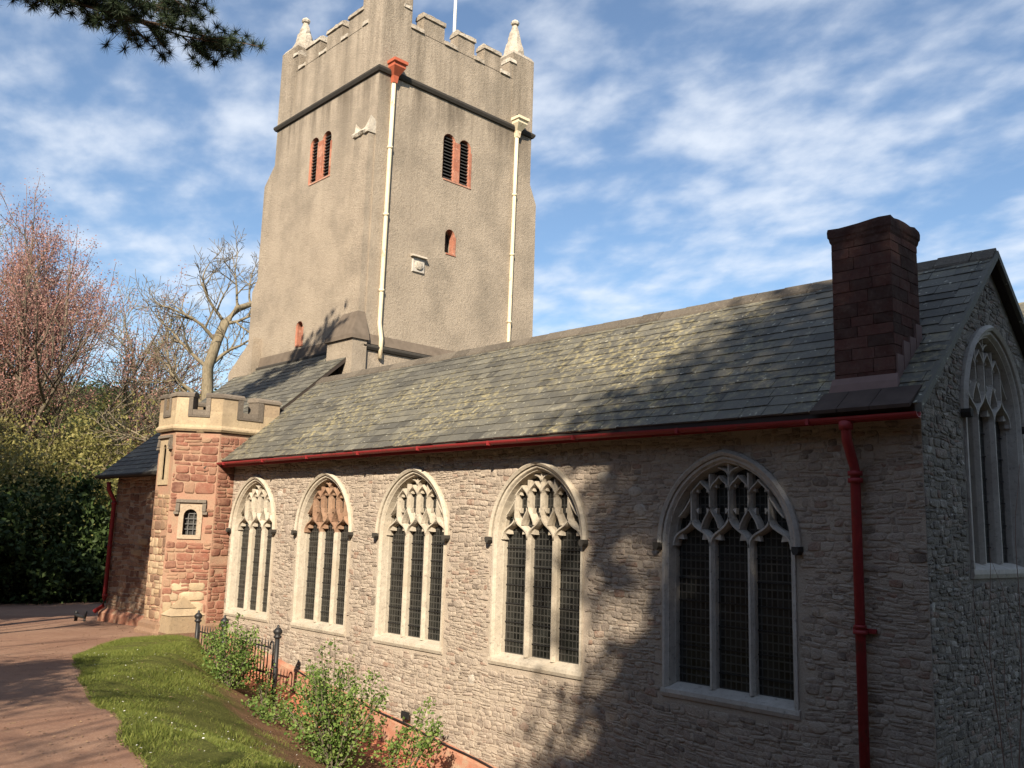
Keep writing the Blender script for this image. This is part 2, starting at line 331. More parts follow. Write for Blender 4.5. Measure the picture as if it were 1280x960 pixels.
def stones(mb, pl, u0, u1, v0, v1, rows, widths, hts, jit, gap, ok, mat=0, tone_f=None, seed=1, wob=.03, big=.0, okc=None):
    """pillowed stones laid in wandering courses on a wall plane"""
    rnd = random.Random(seed)
    if big:                                    # break the courses: patches of wall, each with its own courses
        u = u0; k = 0
        while u < u1:
            w = rnd.uniform(.5, 1.1) * big; e = min(u + w, u1)
            if u1 - e < .4 * big: e = u1
            def okb(x, y, a=u, b=e, s=seed + k):
                return ok(x, y)
            def okc(x, y, a=u, b=e, s=seed + k):
                da = .09 * math.sin(y * 7 + s) + .06 * math.sin(y * 17 + 2 * s); db = .09 * math.sin(y * 7 + s + 1) + .06 * math.sin(y * 17 + 2 * s + 2)
                return (a <= u0 or x > a + da - .02) and (b >= u1 or x < b + db + .02)
            stones(mb, pl, max(u - .3, u0), min(e + .3, u1), v0 - rnd.uniform(0, .06), v1, rows, widths, hts, jit, gap, okb, mat, tone_f, seed * 31 + k, wob, 0, okc)
            u = e; k += 1
        return
    v = v0
    ph = [rnd.uniform(0, 6.3) for _ in range(4)]
    def wv(u, v): return wob * (math.sin(u * 1.7 + ph[0] + v * 2.1) + .6 * math.sin(u * 4.3 + ph[1] - v * 3.3))
    while v < v1:
        h = rnd.uniform(*rows) * (1.6 if rnd.random() < .12 else 1)
        u = u0 - rnd.uniform(0, widths[0])
        while u < u1:
            w = rnd.uniform(*widths) * (1.5 if rnd.random() < .08 else 1)
            subs = [(v, v + h)]
            if h > rows[0] * 1.5 and rnd.random() < .3:
                k = rnd.uniform(.35, .65); subs = [(v, v + h * k), (v + h * k, v + h)]
            for a, b2 in subs:
                ua, ub = max(u, u0), min(u + w, u1)
                if ub - ua < .05 or rnd.random() < .015: continue
                g = gap * rnd.uniform(.6, 1.4); j = lambda: rnd.uniform(-jit, jit)
                q = [(ua + g, a + g), (ub - g, a + g), (ub - g, b2 - g), (ua + g, b2 - g)]
                if b2 - a < 2.6 * g or ub - ua < 2.6 * g: continue
                q = [(x + j(), y + j() * .8) for x, y in q]
                q = [(min(max(x, u0 + .002), u1 - .002), y + wv(x, y)) for x, y in q]
                if not all(ok(x, y) for x, y in q): continue
                cx = sum(x for x, _ in q) / 4; cy = sum(y for _, y in q) / 4
                if okc and not okc(cx, cy): continue
                ring = []; jj = jit * .35
                for i in range(4):
                    x0_, y0_ = q[i]; x1_, y1_ = q[(i + 1) % 4]; k = rnd.uniform(.1, .2)
                    ring.append((x0_ + (x1_ - x0_) * k + rnd.uniform(-jj, jj), y0_ + (y1_ - y0_) * k + rnd.uniform(-jj, jj))); k = rnd.uniform(.8, .9)
                    ring.append((x0_ + (x1_ - x0_) * k, y0_ + (y1_ - y0_) * k))
                hh = rnd.uniform(*hts); tx, ty = rnd.uniform(-.35, .35) * hh, rnd.uniform(-.35, .35) * hh
                su, sv = (ub - ua) / 2, (b2 - a) / 2
                loops = []
                for sc_, hk in ((1, -.012), (.96, hh * .62), (.72, hh)):
                    loops.append([pl(cx + (x - cx) * sc_, cy + (y - cy) * sc_, hk + (hk > 0) * (tx * (x - cx) / su + ty * (y - cy) / sv)) for x, y in ring])
                mb.loft(loops, mat, tone_f(cx, cy, rnd) if tone_f else rnd.random(), True, False, True)
                o = len(mb.v) - 8; mb.f.append(list(range(o, o + 8))); mb.m.append(mat); mb.t.append(mb.t[-1]); mb.sm.append(True)
            u += w
        v += h

# ------------------------------------------------------------------ ground
def sst(t): t = min(max(t, 0.), 1.); return t * t * (3 - 2 * t)
def lp_line(x): return .67 + (-15.8 - min(max(x, -20.4), 8)) * .124          # top of the red plinth along the wall
def floor_z(x): return lp_line(x) - .45
def pathz(x): return 1.15 + .0425 * (max(min(x, 30), -48) + 20)
def hill(x, y):
    d = math.hypot(x, y + 10)
    return 16 * sst((d - 47) / 48) * sst((-x - 24) / 14)
def gz(x, y):
    p = pathz(x)
    if x > -20.2 and y > -6:
        f = floor_z(x); w = min(max(.42 + (x + 19) * .75, .42), 6.0)
        z = f + (p - f) * sst((-y - .72) / w) ** .9
    else: z = p
    return z + hill(x, y)
EDGE = [(-70, 30), (-47, 18), (-33, 9), (-27.3, 2.5), (-26.9, -.34), (-22.3, -.36), (-21.6, -1.3), (-20.3, -1.5), (-19.9, -2.2), (-18.9, -3.1), (-17.7, -3.85), (-15.5, -4.75), (-12.6, -5.5), (-9.85, -6.15), (-7.45, -6.86), (-4, -8.0), (12, -13)]
def edge(x):
    for (a, b), (c, d) in zip(EDGE, EDGE[1:]):
        if a <= x <= c: e = b + (d - b) * (x - a) / (c - a); break
    else: e = EDGE[-1][1]
    return e
def wedge(x): return edge(x) + (.05 * math.sin(x * 1.6) + .025 * math.sin(x * 3.9 + 1) if x > -19.9 else 0)
mb = MB()
xs = [-900, -500, -300, -200, -150, -120] + [x for x in np.arange(-105, -30, 3)] + [x for x in np.arange(-30, 8, .8)] + [12, 18, 26, 40, 80, 150, 300, 600, 900]
ys = [-900, -500, -250, -120, -70, -45] + [y for y in np.arange(-34, -8, 2)] + [y for y in np.arange(-8, .9, .3)] + [y for y in np.arange(1, 90, 4)] + [110, 150, 250, 500, 900]
mb.sheet([[(x, y, gz(x, y) - .07) for x in xs] for y in ys]); tag(mb.build('ground', ['earth']), kind='structure')
mb = MB(); xs = list(np.arange(-66, -30, 1.)) + list(np.arange(-30, 8, .2)); P = []
for k in range(31):
    t = (k / 30) ** 1.4
    P.append([(x, wedge(x) + (-17 - wedge(x)) * t, gz(x, wedge(x) + (-17 - wedge(x)) * t) + .004 + .012 * math.sin(x * 1.1 + t * 7) * (0 < k)) for x in xs])
mb.sheet(P); tag(mb.build('path', ['path']), kind='structure')
mb = MB(); xs = list(np.arange(-19.98, 8, .14)); P = []
for k in range(37):
    t = k / 36; row = []
    for x in xs:
        y = -.72 + (wedge(x) - .05 + .72) * t; z = gz(x, y)
        z += (.014 * math.sin(x * 3.1 + y * 4) + .014 * math.sin(x * 7.7 - y * 5.3)) * sst(t * 6) * sst((1 - t) * 6) - .02 * (k == 36)
        row.append((x, y, z + .01))
    P.append(row)
mb.sheet(P); lawn = tag(mb.build('lawn', ['turf']), kind='structure')
mb = MB(); xs = list(np.arange(-20.1, 8, .3))
mb.sheet([[(x, y, floor_z(x) + .012 + .006 * math.sin(x * 5 + y * 9)) for x in xs] for y in (-.8, -.55, -.3, -.02)]); tag(mb.build('drain_channel', ['gully']), kind='structure')

# ------------------------------------------------------------------ church
church = thing('church', 'stone parish church with a tall rendered battlemented tower and a slate-roofed aisle', 'church', (-12, 3, 0))
SL = .8729; EY, EZ = -.35, 5.09                         # eave edge; slope of the aisle roof
RY = 2.3; RZ = EZ + SL * (RY - EY)
def roofz(y): return EZ + SL * (y - EY) if y <= RY else RZ - SL * (y - RY)
XR, XL = -4.05, -20.1
WINX = [-19.0, -16.03, -13.1, -9.95, -6.56]; SPR = 3.53
A_, RISE, SILL = .975, 1.14, -1.86
CC = (RISE ** 2 - A_ ** 2) / (2 * A_); RR = A_ + CC
def arch(d=0, sill=SILL, n=12, jamb=True):
    r = RR - d; pts = []
    top = math.acos(CC / r)
    if jamb: pts.append((-(r - CC), sill))
    for i in range(n + 1):
        a = math.pi - top * i / n; pts.append((CC + r * math.cos(a), r * math.sin(a)))
    for i in range(1, n + 1):
        a = top * (1 - i / n); pts.append((-CC + r * math.cos(a), r * math.sin(a)))
    if jamb: pts.append((r - CC, sill))
    return pts
AW = Pl((0, 0, 0), (1, 0, 0), (0, -1, 0))               # aisle wall, u = x
GW = Pl((XR, 0, 0), (0, 1, 0), (1, 0, 0))               # gable wall, u = y
GWIN = (2.2, 5.2)
def shifted(pts, cx, cz): return [(x + cx, y + cz) for x, y in pts]
holes = [shifted(arch(.03, SILL - .1), x, SPR) for x in WINX]
ex = [shifted(arch(-.015, SILL - .14), x, SPR) for x in WINX]
mb = MB()
face_holes(mb, AW, [(XL, -2.0), (XR, -2.0), (XR, 5.03), (XL, 5.03)], holes, 0, 0, .5)
def ok_a(u, v):
    if v < lp_line(u) - .06 or v > 4.99: return False
    for cx, e in zip(WINX, ex):
        if abs(u - cx) < 1.05 and inside(e, u, v): return False
    return True
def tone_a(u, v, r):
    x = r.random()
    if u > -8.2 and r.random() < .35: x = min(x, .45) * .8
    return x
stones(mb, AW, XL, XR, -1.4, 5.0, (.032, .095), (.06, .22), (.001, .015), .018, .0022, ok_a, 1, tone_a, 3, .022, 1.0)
rnd = random.Random(55)
for k in range(34):
    u, v = rnd.uniform(-19.5, -4.4), rnd.uniform(.2, 4.6); a, b2 = rnd.uniform(.09, .17), rnd.uniform(.06, .11)
    if not all(ok_a(u + i * a * 1.3, v + j_ * b2 * 1.3) for i in (-1, 0, 1) for j_ in (-1, 0, 1)): continue
    ring = [(u + a * math.cos(t_) * rnd.uniform(.85, 1.1), v + b2 * math.sin(t_) * rnd.uniform(.85, 1.1)) for t_ in (2 * math.pi * i / 10 for i in range(10))]
    mb.loft([[AW(u + (x - u) * s_, v + (y - v) * s_, h) for x, y in ring] for s_, h in ((1.05, .0), (1, .008), (.7, .016), (.05, .019))], 1, rnd.choice((1., .9, .5, .3)), True, False, True)
aw = mb.build('aisle_wall', ['mortar', 'rubble'], church)
mb = MB(); gh = shifted(arch(.03, SILL - .1), *GWIN); ge = shifted(arch(-.015, SILL - .14), *GWIN)
face_holes(mb, GW, [(0, -2), (5.0, -2), (5.0, roofz(5.0) - .1), (RY, RZ - .1), (0, 5.03)], [gh], 0, 0, .5)
mb.add([(XR, 5.0, -2), (XL, 5.0, -2), (XL, 5.0, 4.9), (XR, 5.0, 4.9)], [(0, 1, 2, 3)], 0)
def ok_g(u, v): return v < roofz(u) - .16 and v > -1.2 and not inside(ge, u, v)
stones(mb, GW, 0, 5.0, -1.4, 7.6, (.035, .10), (.06, .20), (.002, .016), .022, .003, ok_g, 1, None, 5, .02, .9)
gw_ = mb.build('gable_wall', ['gmortar', 'gable', 'gable'], church)
# plinth with its red render, slightly proud
mb = MB(); xs = list(np.arange(XL, XR + .2, .4))
mb.sheet([[(x, -.11, floor_z(x) - .1) for x in xs], [(x, -.085, lp_line(x) - .05) for x in xs], [(x, -.06, lp_line(x)) for x in xs], [(x, .02, lp_line(x) + .02) for x in xs]], 0, False)
mb.build('plinth', ['plinth'], church)
mb = MB(); mb.tube([(x, -.1 + .012 * math.sin(x * 2.1), lp_line(x) + .012 + .012 * math.sin(x * 3.3) + .02 * math.sin(x * .9)) for x in np.arange(-16.6, -8, .25)], .014, 6)
tag(mb.build('cable', ['iron']), 'thin black cable running along the top of the red plinth', 'cable')
mb = MB(); mb.box(-13.0, -12.86, -.14, -.07, .44, .52); mb.box(-13.03, -12.83, -.11, -.08, .42, .54)
tag(mb.build('junction_box', ['iron']), 'small dark junction box on the wall just above the black cable', 'box')

# ---- windows
def ribbon(mb, pl, pts, width, wb, wm, wf, mat=0, tn=.5, clip=None):
    """bar of chamfered section swept along a flat curve"""
    if clip:
        pts = [p for p in pts if inside(clip, *p)]
        if len(pts) < 2: return
    loops = []
    for i, (x, y) in enumerate(pts):
        a = pts[max(i - 1, 0)]; b = pts[min(i + 1, len(pts) - 1)]
        dx_, dy_ = b[0] - a[0], b[1] - a[1]; l = math.hypot(dx_, dy_) or 1; nx, ny = -dy_ / l, dx_ / l
        h = width / 2
        loops.append([pl(x + nx * o, y + ny * o, w) for o, w in ((-h, wb), (-h, wm), (-h * .35, wf), (h * .35, wf), (h, wm), (h, wb))])
    mb.loft(loops, mat, tn, True, True)
def bez(a, b, c, d, n=9):
    r = []
    for i in range(n + 1):
        t = i / n; s = 1 - t
        r.append((s ** 3 * a[0] + 3 * s * s * t * b[0] + 3 * s * t * t * c[0] + t ** 3 * d[0], s ** 3 * a[1] + 3 * s * s * t * b[1] + 3 * s * t * t * c[1] + t ** 3 * d[1]))
    return r
def window(pl, cx, cz, stone, trac, label, dark_stops='lead'):
    q = Pl(pl(cx, cz), pl.u, pl.n)
    rnd = random.Random(int(cx * 100))
    f = MB(); O = lambda d, w, s=0: [q(x, y, w) for x, y in arch(d, SILL + s)]
    prof = [O(-.0, -.06), O(0, .030), O(.035, .032), O(.045, .02), O(.065, -.012), O(.075, -.012), O(.10, -.125), O(.105, -.135), O(.105, -.27)]
    f.loft(prof, 0, .5, False)
    win = f.build('window', [stone], church); win['label'] = label
    h = MB()                                               # hood mould with its label stops
    hp = [arch(-.1, 0, 14, False), arch(-.02, 0, 14, False)]
    ho = arch(-.082, 0, 14, False); hm = arch(-.045, 0, 14, False); hi = arch(-.005, 0, 14, False)
    h.loft([[q(x, y, -.02) for x, y in ho], [q(x, y, .042) for x, y in ho], [q(x, y, .085) for x, y in hm], [q(x, y, .06) for x, y in hi], [q(x, y, .03) for x, y in hi]], 0, .5, False)
    for s in (-1, 1):
        x = s * (A_ + .05)
        pts = [(x - .045, .015), (x + .045, .015), (x + .05, -.04), (x + .02, -.085), (x - .03, -.08), (x - .05, -.03)]
        h.hexa([q(a, b, -.01) for a, b in pts], [q(a * .97 + x * .03, b, .12) for a, b in pts], 1)
    h.build('hood_mould', [stone, dark_stops], win)
    s = MB()
    pr = [(-.10, .022), (-.05, .042), (.0, .036), (.07, -.16), (.07, -.27), (-.12, -.27)]
    s.loft([[q(x, SILL + v, w) for v, w in pr] for x in (-A_ - .02, A_ + .02)], 0, .5, True, True); s.build('sill', [stone], win)
    # tracery: mullions, three ogee lights, four panel lights over them
    tr = MB(); wb, wm, wf = -.225, -.14, -.07; clip = arch(.085, SILL); K = 1.085
    bar = lambda p, w=.068, mt=0: ribbon(tr, q, p, w, wb, wm, wf, mt, rnd.random(), clip)
    L = .285; ml = (-L, L)
    for x in ml: ribbon(tr, q, [(x, SILL + .06), (x, -.4), (x, .0)], .082, wb, wm + .01, wf - .001, 1, .6)
    cen = [(-.868, -L, -.576), (-L, L, 0.), (L, .868, .576)]
    for (a, b, c) in cen:
        ap = .36 if c == 0 else .31
        for e, sgn in ((a, 1), (b, -1)):
            bar(bez((e, -.02), (e + sgn * .005, .2), (c - sgn * .07, .15), (c, ap), 12), .066)
            # cusps
            m1 = (e + sgn * .045, .075); m2 = (e + sgn * .125, .165); tip = (e + sgn * .15, .065)
            tr.hexa([q(*p, wb + .03) for p in (m1, m2, tip)], [q(*p, wm + .03) for p in (m1, m2, tip)], 0, .6)
    V = [-.576, -.288, 0., .288, .576]; vb = [.31, .47, .36, .47, .31]
    for x, y in zip(V, vb): bar([(x, y - .03 + k * .06) for k in range(14)], .055)
    for e, o in ((-.288, -1), (-.288, 1), (.288, -1), (.288, 1)):   # feet of the panel lights over each mullion
        bar(bez((e, .49), (e + o * .02, .40), (e + o * .10, .36), (e + o * .135, .215), 8), .05)
    for i in range(-1, 5):                                          # pointed heads of the panel lights
        a = V[i] if i >= 0 else -.86; b = V[i + 1] if i < 4 else .86; c = (a + b) / 2
        if i in (-1, 4): continue
        top = .86 if i in (1, 2) else .80
        for e, sgn in ((a, 1), (b, -1)):
            bar(bez((e, top - .16), (e + sgn * .01, top - .06), (c - sgn * .03, top - .04), (c, top + .03), 6), .046)
            t1 = (e + sgn * .03, top - .10); t2 = (e + sgn * .075, top - .05); tp = (e + sgn * .085, top - .12)
            tr.hexa([q(*p, wb + .04) for p in (t1, t2, tp)], [q(*p, wm + .02) for p in (t1, t2, tp)], 0, .6)
            t1 = (e + sgn * .03, .46); t2 = (e + sgn * .08, .40); tp = (e + sgn * .085, .48)
            tr.hexa([q(*p, wb + .04) for p in (t1, t2, tp)], [q(*p, wm + .02) for p in (t1, t2, tp)], 0, .6)
    for o in (-1, 1):
        bar(bez((0, .88), (o * .02, .95), (o * .06, .98), (o * .16, 1.0), 6), .05)
        bar(bez((o * .576, .62), (o * .65, .50), (o * .71, .42), (o * .78, .36), 6), .045)
    tr.build('tracery', [trac, stone], win)
    for (a, b, c) in cen:
        p = MB(); a2, b2 = (a + .01, b - .01)
        pts = [(a2, SILL + .07), (b2, SILL + .07), (b2, .06), (c, .32), (a2, .06)]
        vs = [q(x, y, -.205) for x, y in pts]; uvs = [(x, y) for x, y in pts]
        p.add(vs, [(0, 1, 2, 3, 4)], 0)
        for k in range(6):
            y = SILL + .26 + k * .29
            o = len(p.v); p.add([q(x, y + dy_, w) for dy_, w in ((-.007, -.20), (-.007, -.188), (.007, -.188), (.007, -.20)) for x in (a2, b2)], [(0, 1, 3, 2), (2, 3, 5, 4), (4, 5, 7, 6)], 1)
            uvs += [(0, 0)] * 8
        p.build('pane', ['glass', 'iron'], win, uvs)
    p = MB(); pts = [x for x in arch(.10, 0, 12, False)]
    p.add([q(x, y, -.208) for x, y in pts], [tuple(range(len(pts)))], 0); p.build('tracery_glass', ['glass'], win, [(x, y) for x, y in pts])
    return win
labs = ['small-looking white traceried window next to the round-faced turret', 'window with orange-brown tracery, second from the turret', 'pale traceried window in full sun, middle of the row of five',
        'pale window with sunlit head beside the shaded one', 'wide shaded grey window beside the red downpipe']
for x, l, tr_, st in zip(WINX, labs, ('paleston', 'ochreston', 'paleston', 'paleston', 'greyston'), ('paleston', 'paleston', 'paleston', 'paleston', 'greyston')):
    window(AW, x, SPR, st, tr_, l)
window(GW, GWIN[0], GWIN[1], 'greyston', 'greyston', 'tall grey traceried window in the gable end')

# ---- roofs
def slates(mb, x0, x1, y0, y1, zoff, seed, gauge=.215, back=False, side=1):
    rnd = random.Random(seed); n = int(math.hypot(y1 - y0, (y1 - y0) * SL) / gauge); cs, sn = 1 / math.hypot(1, SL), SL / math.hypot(1, SL)
    def pt(x, s, up):                  # s metres up the slope from y0
        y = y0 + s * cs * side; z = roofz(y0) + s * sn + zoff if not back else roofz(y0) + s * sn + zoff
        return (x, y - up * sn * side, z + up * cs)
    L = abs(y1 - y0) / cs
    for r in range(n + 1):
        s0 = r * gauge; s1 = min(s0 + gauge * 1.25, L)
        if s1 - s0 < .05: break
        x = x0 - rnd.uniform(0, .2)
        while x < x1:
            w = rnd.uniform(.22, .38); xa, xb = max(x, x0), min(x + w, x1); x += w
            if xb - xa < .03: continue
            th = .014 + rnd.uniform(0, .009); ds = rnd.uniform(-.008, .008); g = .0025; tl = rnd.uniform(-.004, .004)
            if rnd.random() < .01: ds -= .03
            a, b = xa + g, xb - g
            v = [pt(a, s0 + ds, th + tl), pt(b, s0 + ds, th - tl), pt(b, s1, .004), pt(a, s1, .004), pt(a, s0 + ds, -.004), pt(b, s0 + ds, -.004)]
            fs = [(0, 1, 2, 3), (4, 5, 1, 0), (4, 0, 3), (5, 2, 1)]
            if side < 0: fs = [f[::-1] for f in fs]
            mb.add(v, fs, 0, min(1, max(0, rnd.gauss(.45, .24))))
def verge_x(y): return 0
VX = -3.93
mb = MB()
slates(mb, -20.25, VX, EY, RY, 0, 21)
slates(mb, -20.25, VX, 2 * RY - EY, RY, 0, 22, side=-1)
e0, e1 = EY + .02, 2 * RY - EY
th = .09
mb.hexa([(-20.22, e0, roofz(e0) - th), (-20.22, RY, RZ - th), (-20.22, e1, roofz(e1) - th), (-20.22, e1, roofz(e1) - .004), (-20.22, RY, RZ - .004), (-20.22, e0, roofz(e0) - .004)],
        [(VX - .02, e0, roofz(e0) - th), (VX - .02, RY, RZ - th), (VX - .02, e1, roofz(e1) - th), (VX - .02, e1, roofz(e1) - .004), (VX - .02, RY, RZ - .004), (VX - .02, e0, roofz(e0) - .004)], 1)
roof = mb.build('aisle_roof', ['slate', 'soffit'], church)
mb = MB(); x = -20.3; rnd = random.Random(4)
while x < VX:
    w = min(.46, VX + .02 - x); dz = rnd.uniform(-.006, .008)
    mb.hexa([(x, RY - .17, roofz(RY - .17) + .02 + dz), (x, RY - .16, roofz(RY - .16) + .05 + dz), (x, RY, RZ + .065 + dz), (x, RY + .16, roofz(RY - .16) + .05 + dz), (x, RY + .17, roofz(RY - .17) + .02 + dz)],
            [(x + w - .012, RY - .17, roofz(RY - .17) + .02 + dz), (x + w - .012, RY - .16, roofz(RY - .16) + .045 + dz), (x + w - .012, RY, RZ + .06 + dz), (x + w - .012, RY + .16, roofz(RY - .16) + .045 + dz), (x + w - .012, RY + .17, roofz(RY - .17) + .02 + dz)], 0, rnd.random())
    x += w
mb.build('ridge_tiles', ['ridge'], roof)
# verge slates on the gable, a dark strip under the edge
mb = MB()
for sgn in (1, -1):
    ya = EY if sgn > 0 else 2 * RY - EY
    mb.hexa([(VX + .035, ya, roofz(ya) - .085), (VX + .035, RY, RZ - .085), (VX + .035, RY, RZ + .015), (VX + .035, ya, roofz(ya) + .015)],
            [(VX - .04, ya, roofz(ya) - .085), (VX - .04, RY, RZ - .085), (VX - .04, RY, RZ + .015), (VX - .04, ya, roofz(ya) + .015)], 0)
mb.build('verge_slates', ['darkslate'], roof)
# gutter: half round with brackets
mb = MB(); gy = EY - .045
def gutz(x): return EZ - .045 - .05 * sst((x + 12) / 8)
prof = [(.062 * math.cos(a), .058 * math.sin(a)) for a in np.linspace(math.pi, 2 * math.pi, 9)]
xs = list(np.arange(-20.3, VX + .02, .45)) + [VX + .02]
mb.loft([[(x, gy + a, gutz(x) + b) for a, b in prof] + [(x, gy + a * .86, gutz(x) + b * .84) for a, b in prof[::-1]] for x in xs], 0, .5, True, True)
for x in np.arange(-19.8, VX, 1.83): mb.box(x - .02, x + .02, gy - .068, gy + .068, gutz(x) - .066, gutz(x) + .004)
mb.box(-20.2, VX, EY + .03, EY + .055, EZ - .15, EZ - .02, 0)
mb.build('gutter', ['redpaint'], roof)
# lean-to roof in front of the tower: same pitch, a hand higher
mb = MB(); zo = .10; lx0, lx1 = -27.15, -20.26
slates(mb, lx0, lx1, -.68, 3.5, zo, 31)
mb.hexa([(lx0 + .03, -.66, roofz(-.66) - .02), (lx0 + .03, 3.5, roofz(-.66) + SL * 4.16 - .02), (lx0 + .03, 3.5, roofz(-.66) + SL * 4.16 + zo - .004), (lx0 + .03, -.66, roofz(-.66) + zo - .004)],
        [(lx1 - .01, -.66, roofz(-.66) - .02), (lx1 - .01, 3.5, roofz(-.66) + SL * 4.16 - .02), (lx1 - .01, 3.5, roofz(-.66) + SL * 4.16 + zo - .004), (lx1 - .01, -.66, roofz(-.66) + zo - .004)], 1)
lroof = mb.build('vestry_roof', ['darkslate', 'soffit'], church)
mb = MB(); mb.tube([(x, -.72, roofz(-.66) + .05) for x in (-27.15, -24, -22)], .055, 8); mb.build('vestry_gutter', ['lead'], lroof)
# vestry wall behind the turret
VW = Pl((0, -.3, 0), (1, 0, 0), (0, -1, 0)); mb = MB()
face_holes(mb, VW, [(-26.6, .2), (-21.5, .2), (-21.5, 4.85), (-26.6, 4.85)], [], 0)
mb.add([(-26.6, -.3, .2), (-26.6, 3.5, .2), (-26.6, 3.5, 8.2), (-26.6, -.3, 4.85)], [(0, 1, 2, 3)], 0)
stones(mb, VW, -26.6, -22.0, 1.25, 4.85, (.09, .2), (.14, .42), (.008, .03), .02, .008, lambda u, v: True, 1, None, 8, .03)
stones(mb, Pl((-26.6, 0, 0), (0, -1, 0), (-1, 0, 0)), -3.4, .3, .8, 4.85, (.1, .2), (.15, .42), (.008, .03), .02, .008, lambda u, v: True, 1, None, 9, .03)
mb.loft([[(x, y, z) for x in (-26.72, -21.8)] for y, z in ((-.46, .6), (-.44, 1.12), (-.36, 1.2), (-.3, 1.24))], 2, .5, False)
mb.build('vestry_wall', ['mortar', 'vestry', 'plinth'], church)
mb = MB()
for x, z in ((-24.25, 3.02), (-24.62, 2.72)):
    mb = MB(); mb.hexa([(x, -.29, z), (x + .2, -.29, z), (x + .2, -.29, z + .18), (x, -.29, z + .18)], [(x + .03, -.52, z + .06), (x + .17, -.52, z + .06), (x + .17, -.52, z + .17), (x + .03, -.52, z + .17)], 0); mb.build('corbel', ['buffstone'], church)
mb = MB(); mb.tube([(-26.42, -.62, 4.72), (-26.42, -.60, 4.5), (-26.42, -.42, 4.2), (-26.42, -.42, 1.5), (-26.42, -.44, 1.3), (-26.55, -.62, 1.14)], .06, 10)
for z in (1.55, 2.9, 4.1): mb.tube([(-26.42, -.42, z), (-26.42, -.42, z + .07)], .075, 10)
o = mb.build('downpipe', ['redpaint'], church); o['label'] = 'red downpipe on the vestry wall left of the turret'
# nave roof behind the aisle
mb = MB(); ny, nz, nx1 = 7.0, 7.86, -4.2
mb.hexa([(-20, 4.95, 6.0), (-20, ny, nz), (-20, 9.1, 6.0)], [(nx1, 4.95, 6.0), (nx1, ny, nz), (nx1, 9.1, 6.0)], 0, .5)
mb.build('nave_roof', ['slate'], church)
mb = MB(); mb.box(-20, nx1 - .15, 5.02, 9.0, -1.2, 5.98); mb.add([(nx1 - .15, 5.02, 5.98), (nx1 - .15, 9.0, 5.98), (nx1 - .15, ny, nz - .1)], [(0, 1, 2)]); mb.build('nave_wall', ['gmortar'], church)

# ---- chimney: coursed red blocks on the front slope
cx0, cx1, cy0, cy1, cz1 = -5.02, -4.30, -.02, .72, 7.18
mb = MB(); j = .012
mb.box(cx0 + j, cx1 - j, cy0 + j, cy1 - j, 5.0, cz1, 0)
rnd = random.Random(2); z = 5.24; k = 0
while z < cz1 - .02:
    h = min(rnd.uniform(.12, .17), cz1 - z)
    for pl, a, b in ((Pl((cx0, cy0 + j, 0), (1, 0, 0), (0, -1, 0)), 0, cx1 - cx0), (Pl((cx1 - j, cy0, 0), (0, 1, 0), (1, 0, 0)), 0, cy1 - cy0), (Pl((cx0 + j, cy1, 0), (0, -1, 0), (-1, 0, 0)), 0, cy1 - cy0)):
        c = a + (b - a) * (rnd.uniform(.35, .45) if k % 2 else rnd.uniform(.55, .66))
        for p, q_ in ((a, c), (c, b)) if k % 3 else ((a, a + (b - a) * .3), (a + (b - a) * .3, a + (b - a) * .68), (a + (b - a) * .68, b)):
            g = .002; w = j + rnd.uniform(-.003, .004); e = .004
            mb.loft([[pl(x, y, d) for x, y in r] for r, d in (([(p + g, z + g), (q_ - g, z + g), (q_ - g, z + h - g), (p + g, z + h - g)], 0), ([(p + g, z + g), (q_ - g, z + g), (q_ - g, z + h - g), (p + g, z + h - g)], w - e), ([(p + g + e, z + g + e), (q_ - g - e, z + g + e), (q_ - g - e, z + h - g - e), (p + g + e, z + h - g - e)], w))], 1, rnd.random())
            o = len(mb.v) - 4; mb.f.append([o, o + 1, o + 2, o + 3]); mb.m.append(1); mb.t.append(mb.t[-1]); mb.sm.append(False)
    z += h; k += 1
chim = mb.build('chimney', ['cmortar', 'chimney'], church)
mb = MB()
def ring_(d, z, sag=0): return [(cx0 - d, cy0 - d, z), (cx1 + d, cy0 - d, z), (cx1 + d, cy1 + d, z), (cx0 - d, cy1 + d, z)]
def dense(l, z, amp, seed):
    r = random.Random(seed); o = []
    for i in range(4):
        a, b = Vector(l[i]), Vector(l[(i + 1) % 4])
        for k in range(6): p = a.lerp(b, k / 6); o.append((p.x + r.uniform(-amp, amp), p.y + r.uniform(-amp, amp), p.z + r.uniform(-amp, amp)))
    return o
mb.loft([dense(ring_(d, z), z, am, 3) for d, z, am in ((0.0, cz1 - .02, 0), (.012, cz1 + .01, .003), (.016, cz1 + .05, .008), (.026, cz1 + .07, .014), (.028, cz1 + .14, .018), (.02, cz1 + .18, .018), (-.15, cz1 + .21, .01))], 0, .2, True, True)
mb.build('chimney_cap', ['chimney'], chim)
mb = MB()                                                   # stepped flashing and the slab at the foot
for k in range(4):
    y = .0 + k * .17; z = roofz(y)
    mb.box(cx1 - .002, cx1 + .02 + .004 * k, y + .01, y + .17, z - .02, z + .34 - .02 * k + (.05 if k % 2 else 0), 0, random.random())
mb.hexa([(cx0 - .05, cy0 - .08, roofz(cy0 - .08) + .02), (cx1 + .05, cy0 - .08, roofz(cy0 - .08) + .02), (cx1 + .05, cy0, roofz(cy0) + .02), (cx0 - .05, cy0, roofz(cy0) + .02)], [(cx0 - .03, cy0 - .05, roofz(cy0) + .05), (cx1 + .03, cy0 - .05, roofz(cy0) + .05), (cx1 + .03, cy0 - .003, roofz(cy0) + .13), (cx0 - .03, cy0 - .003, roofz(cy0) + .13)], 0)
mb.build('flashing', ['stepflash'], chim)
mb = MB()                                                   # wide eave slab under the chimney
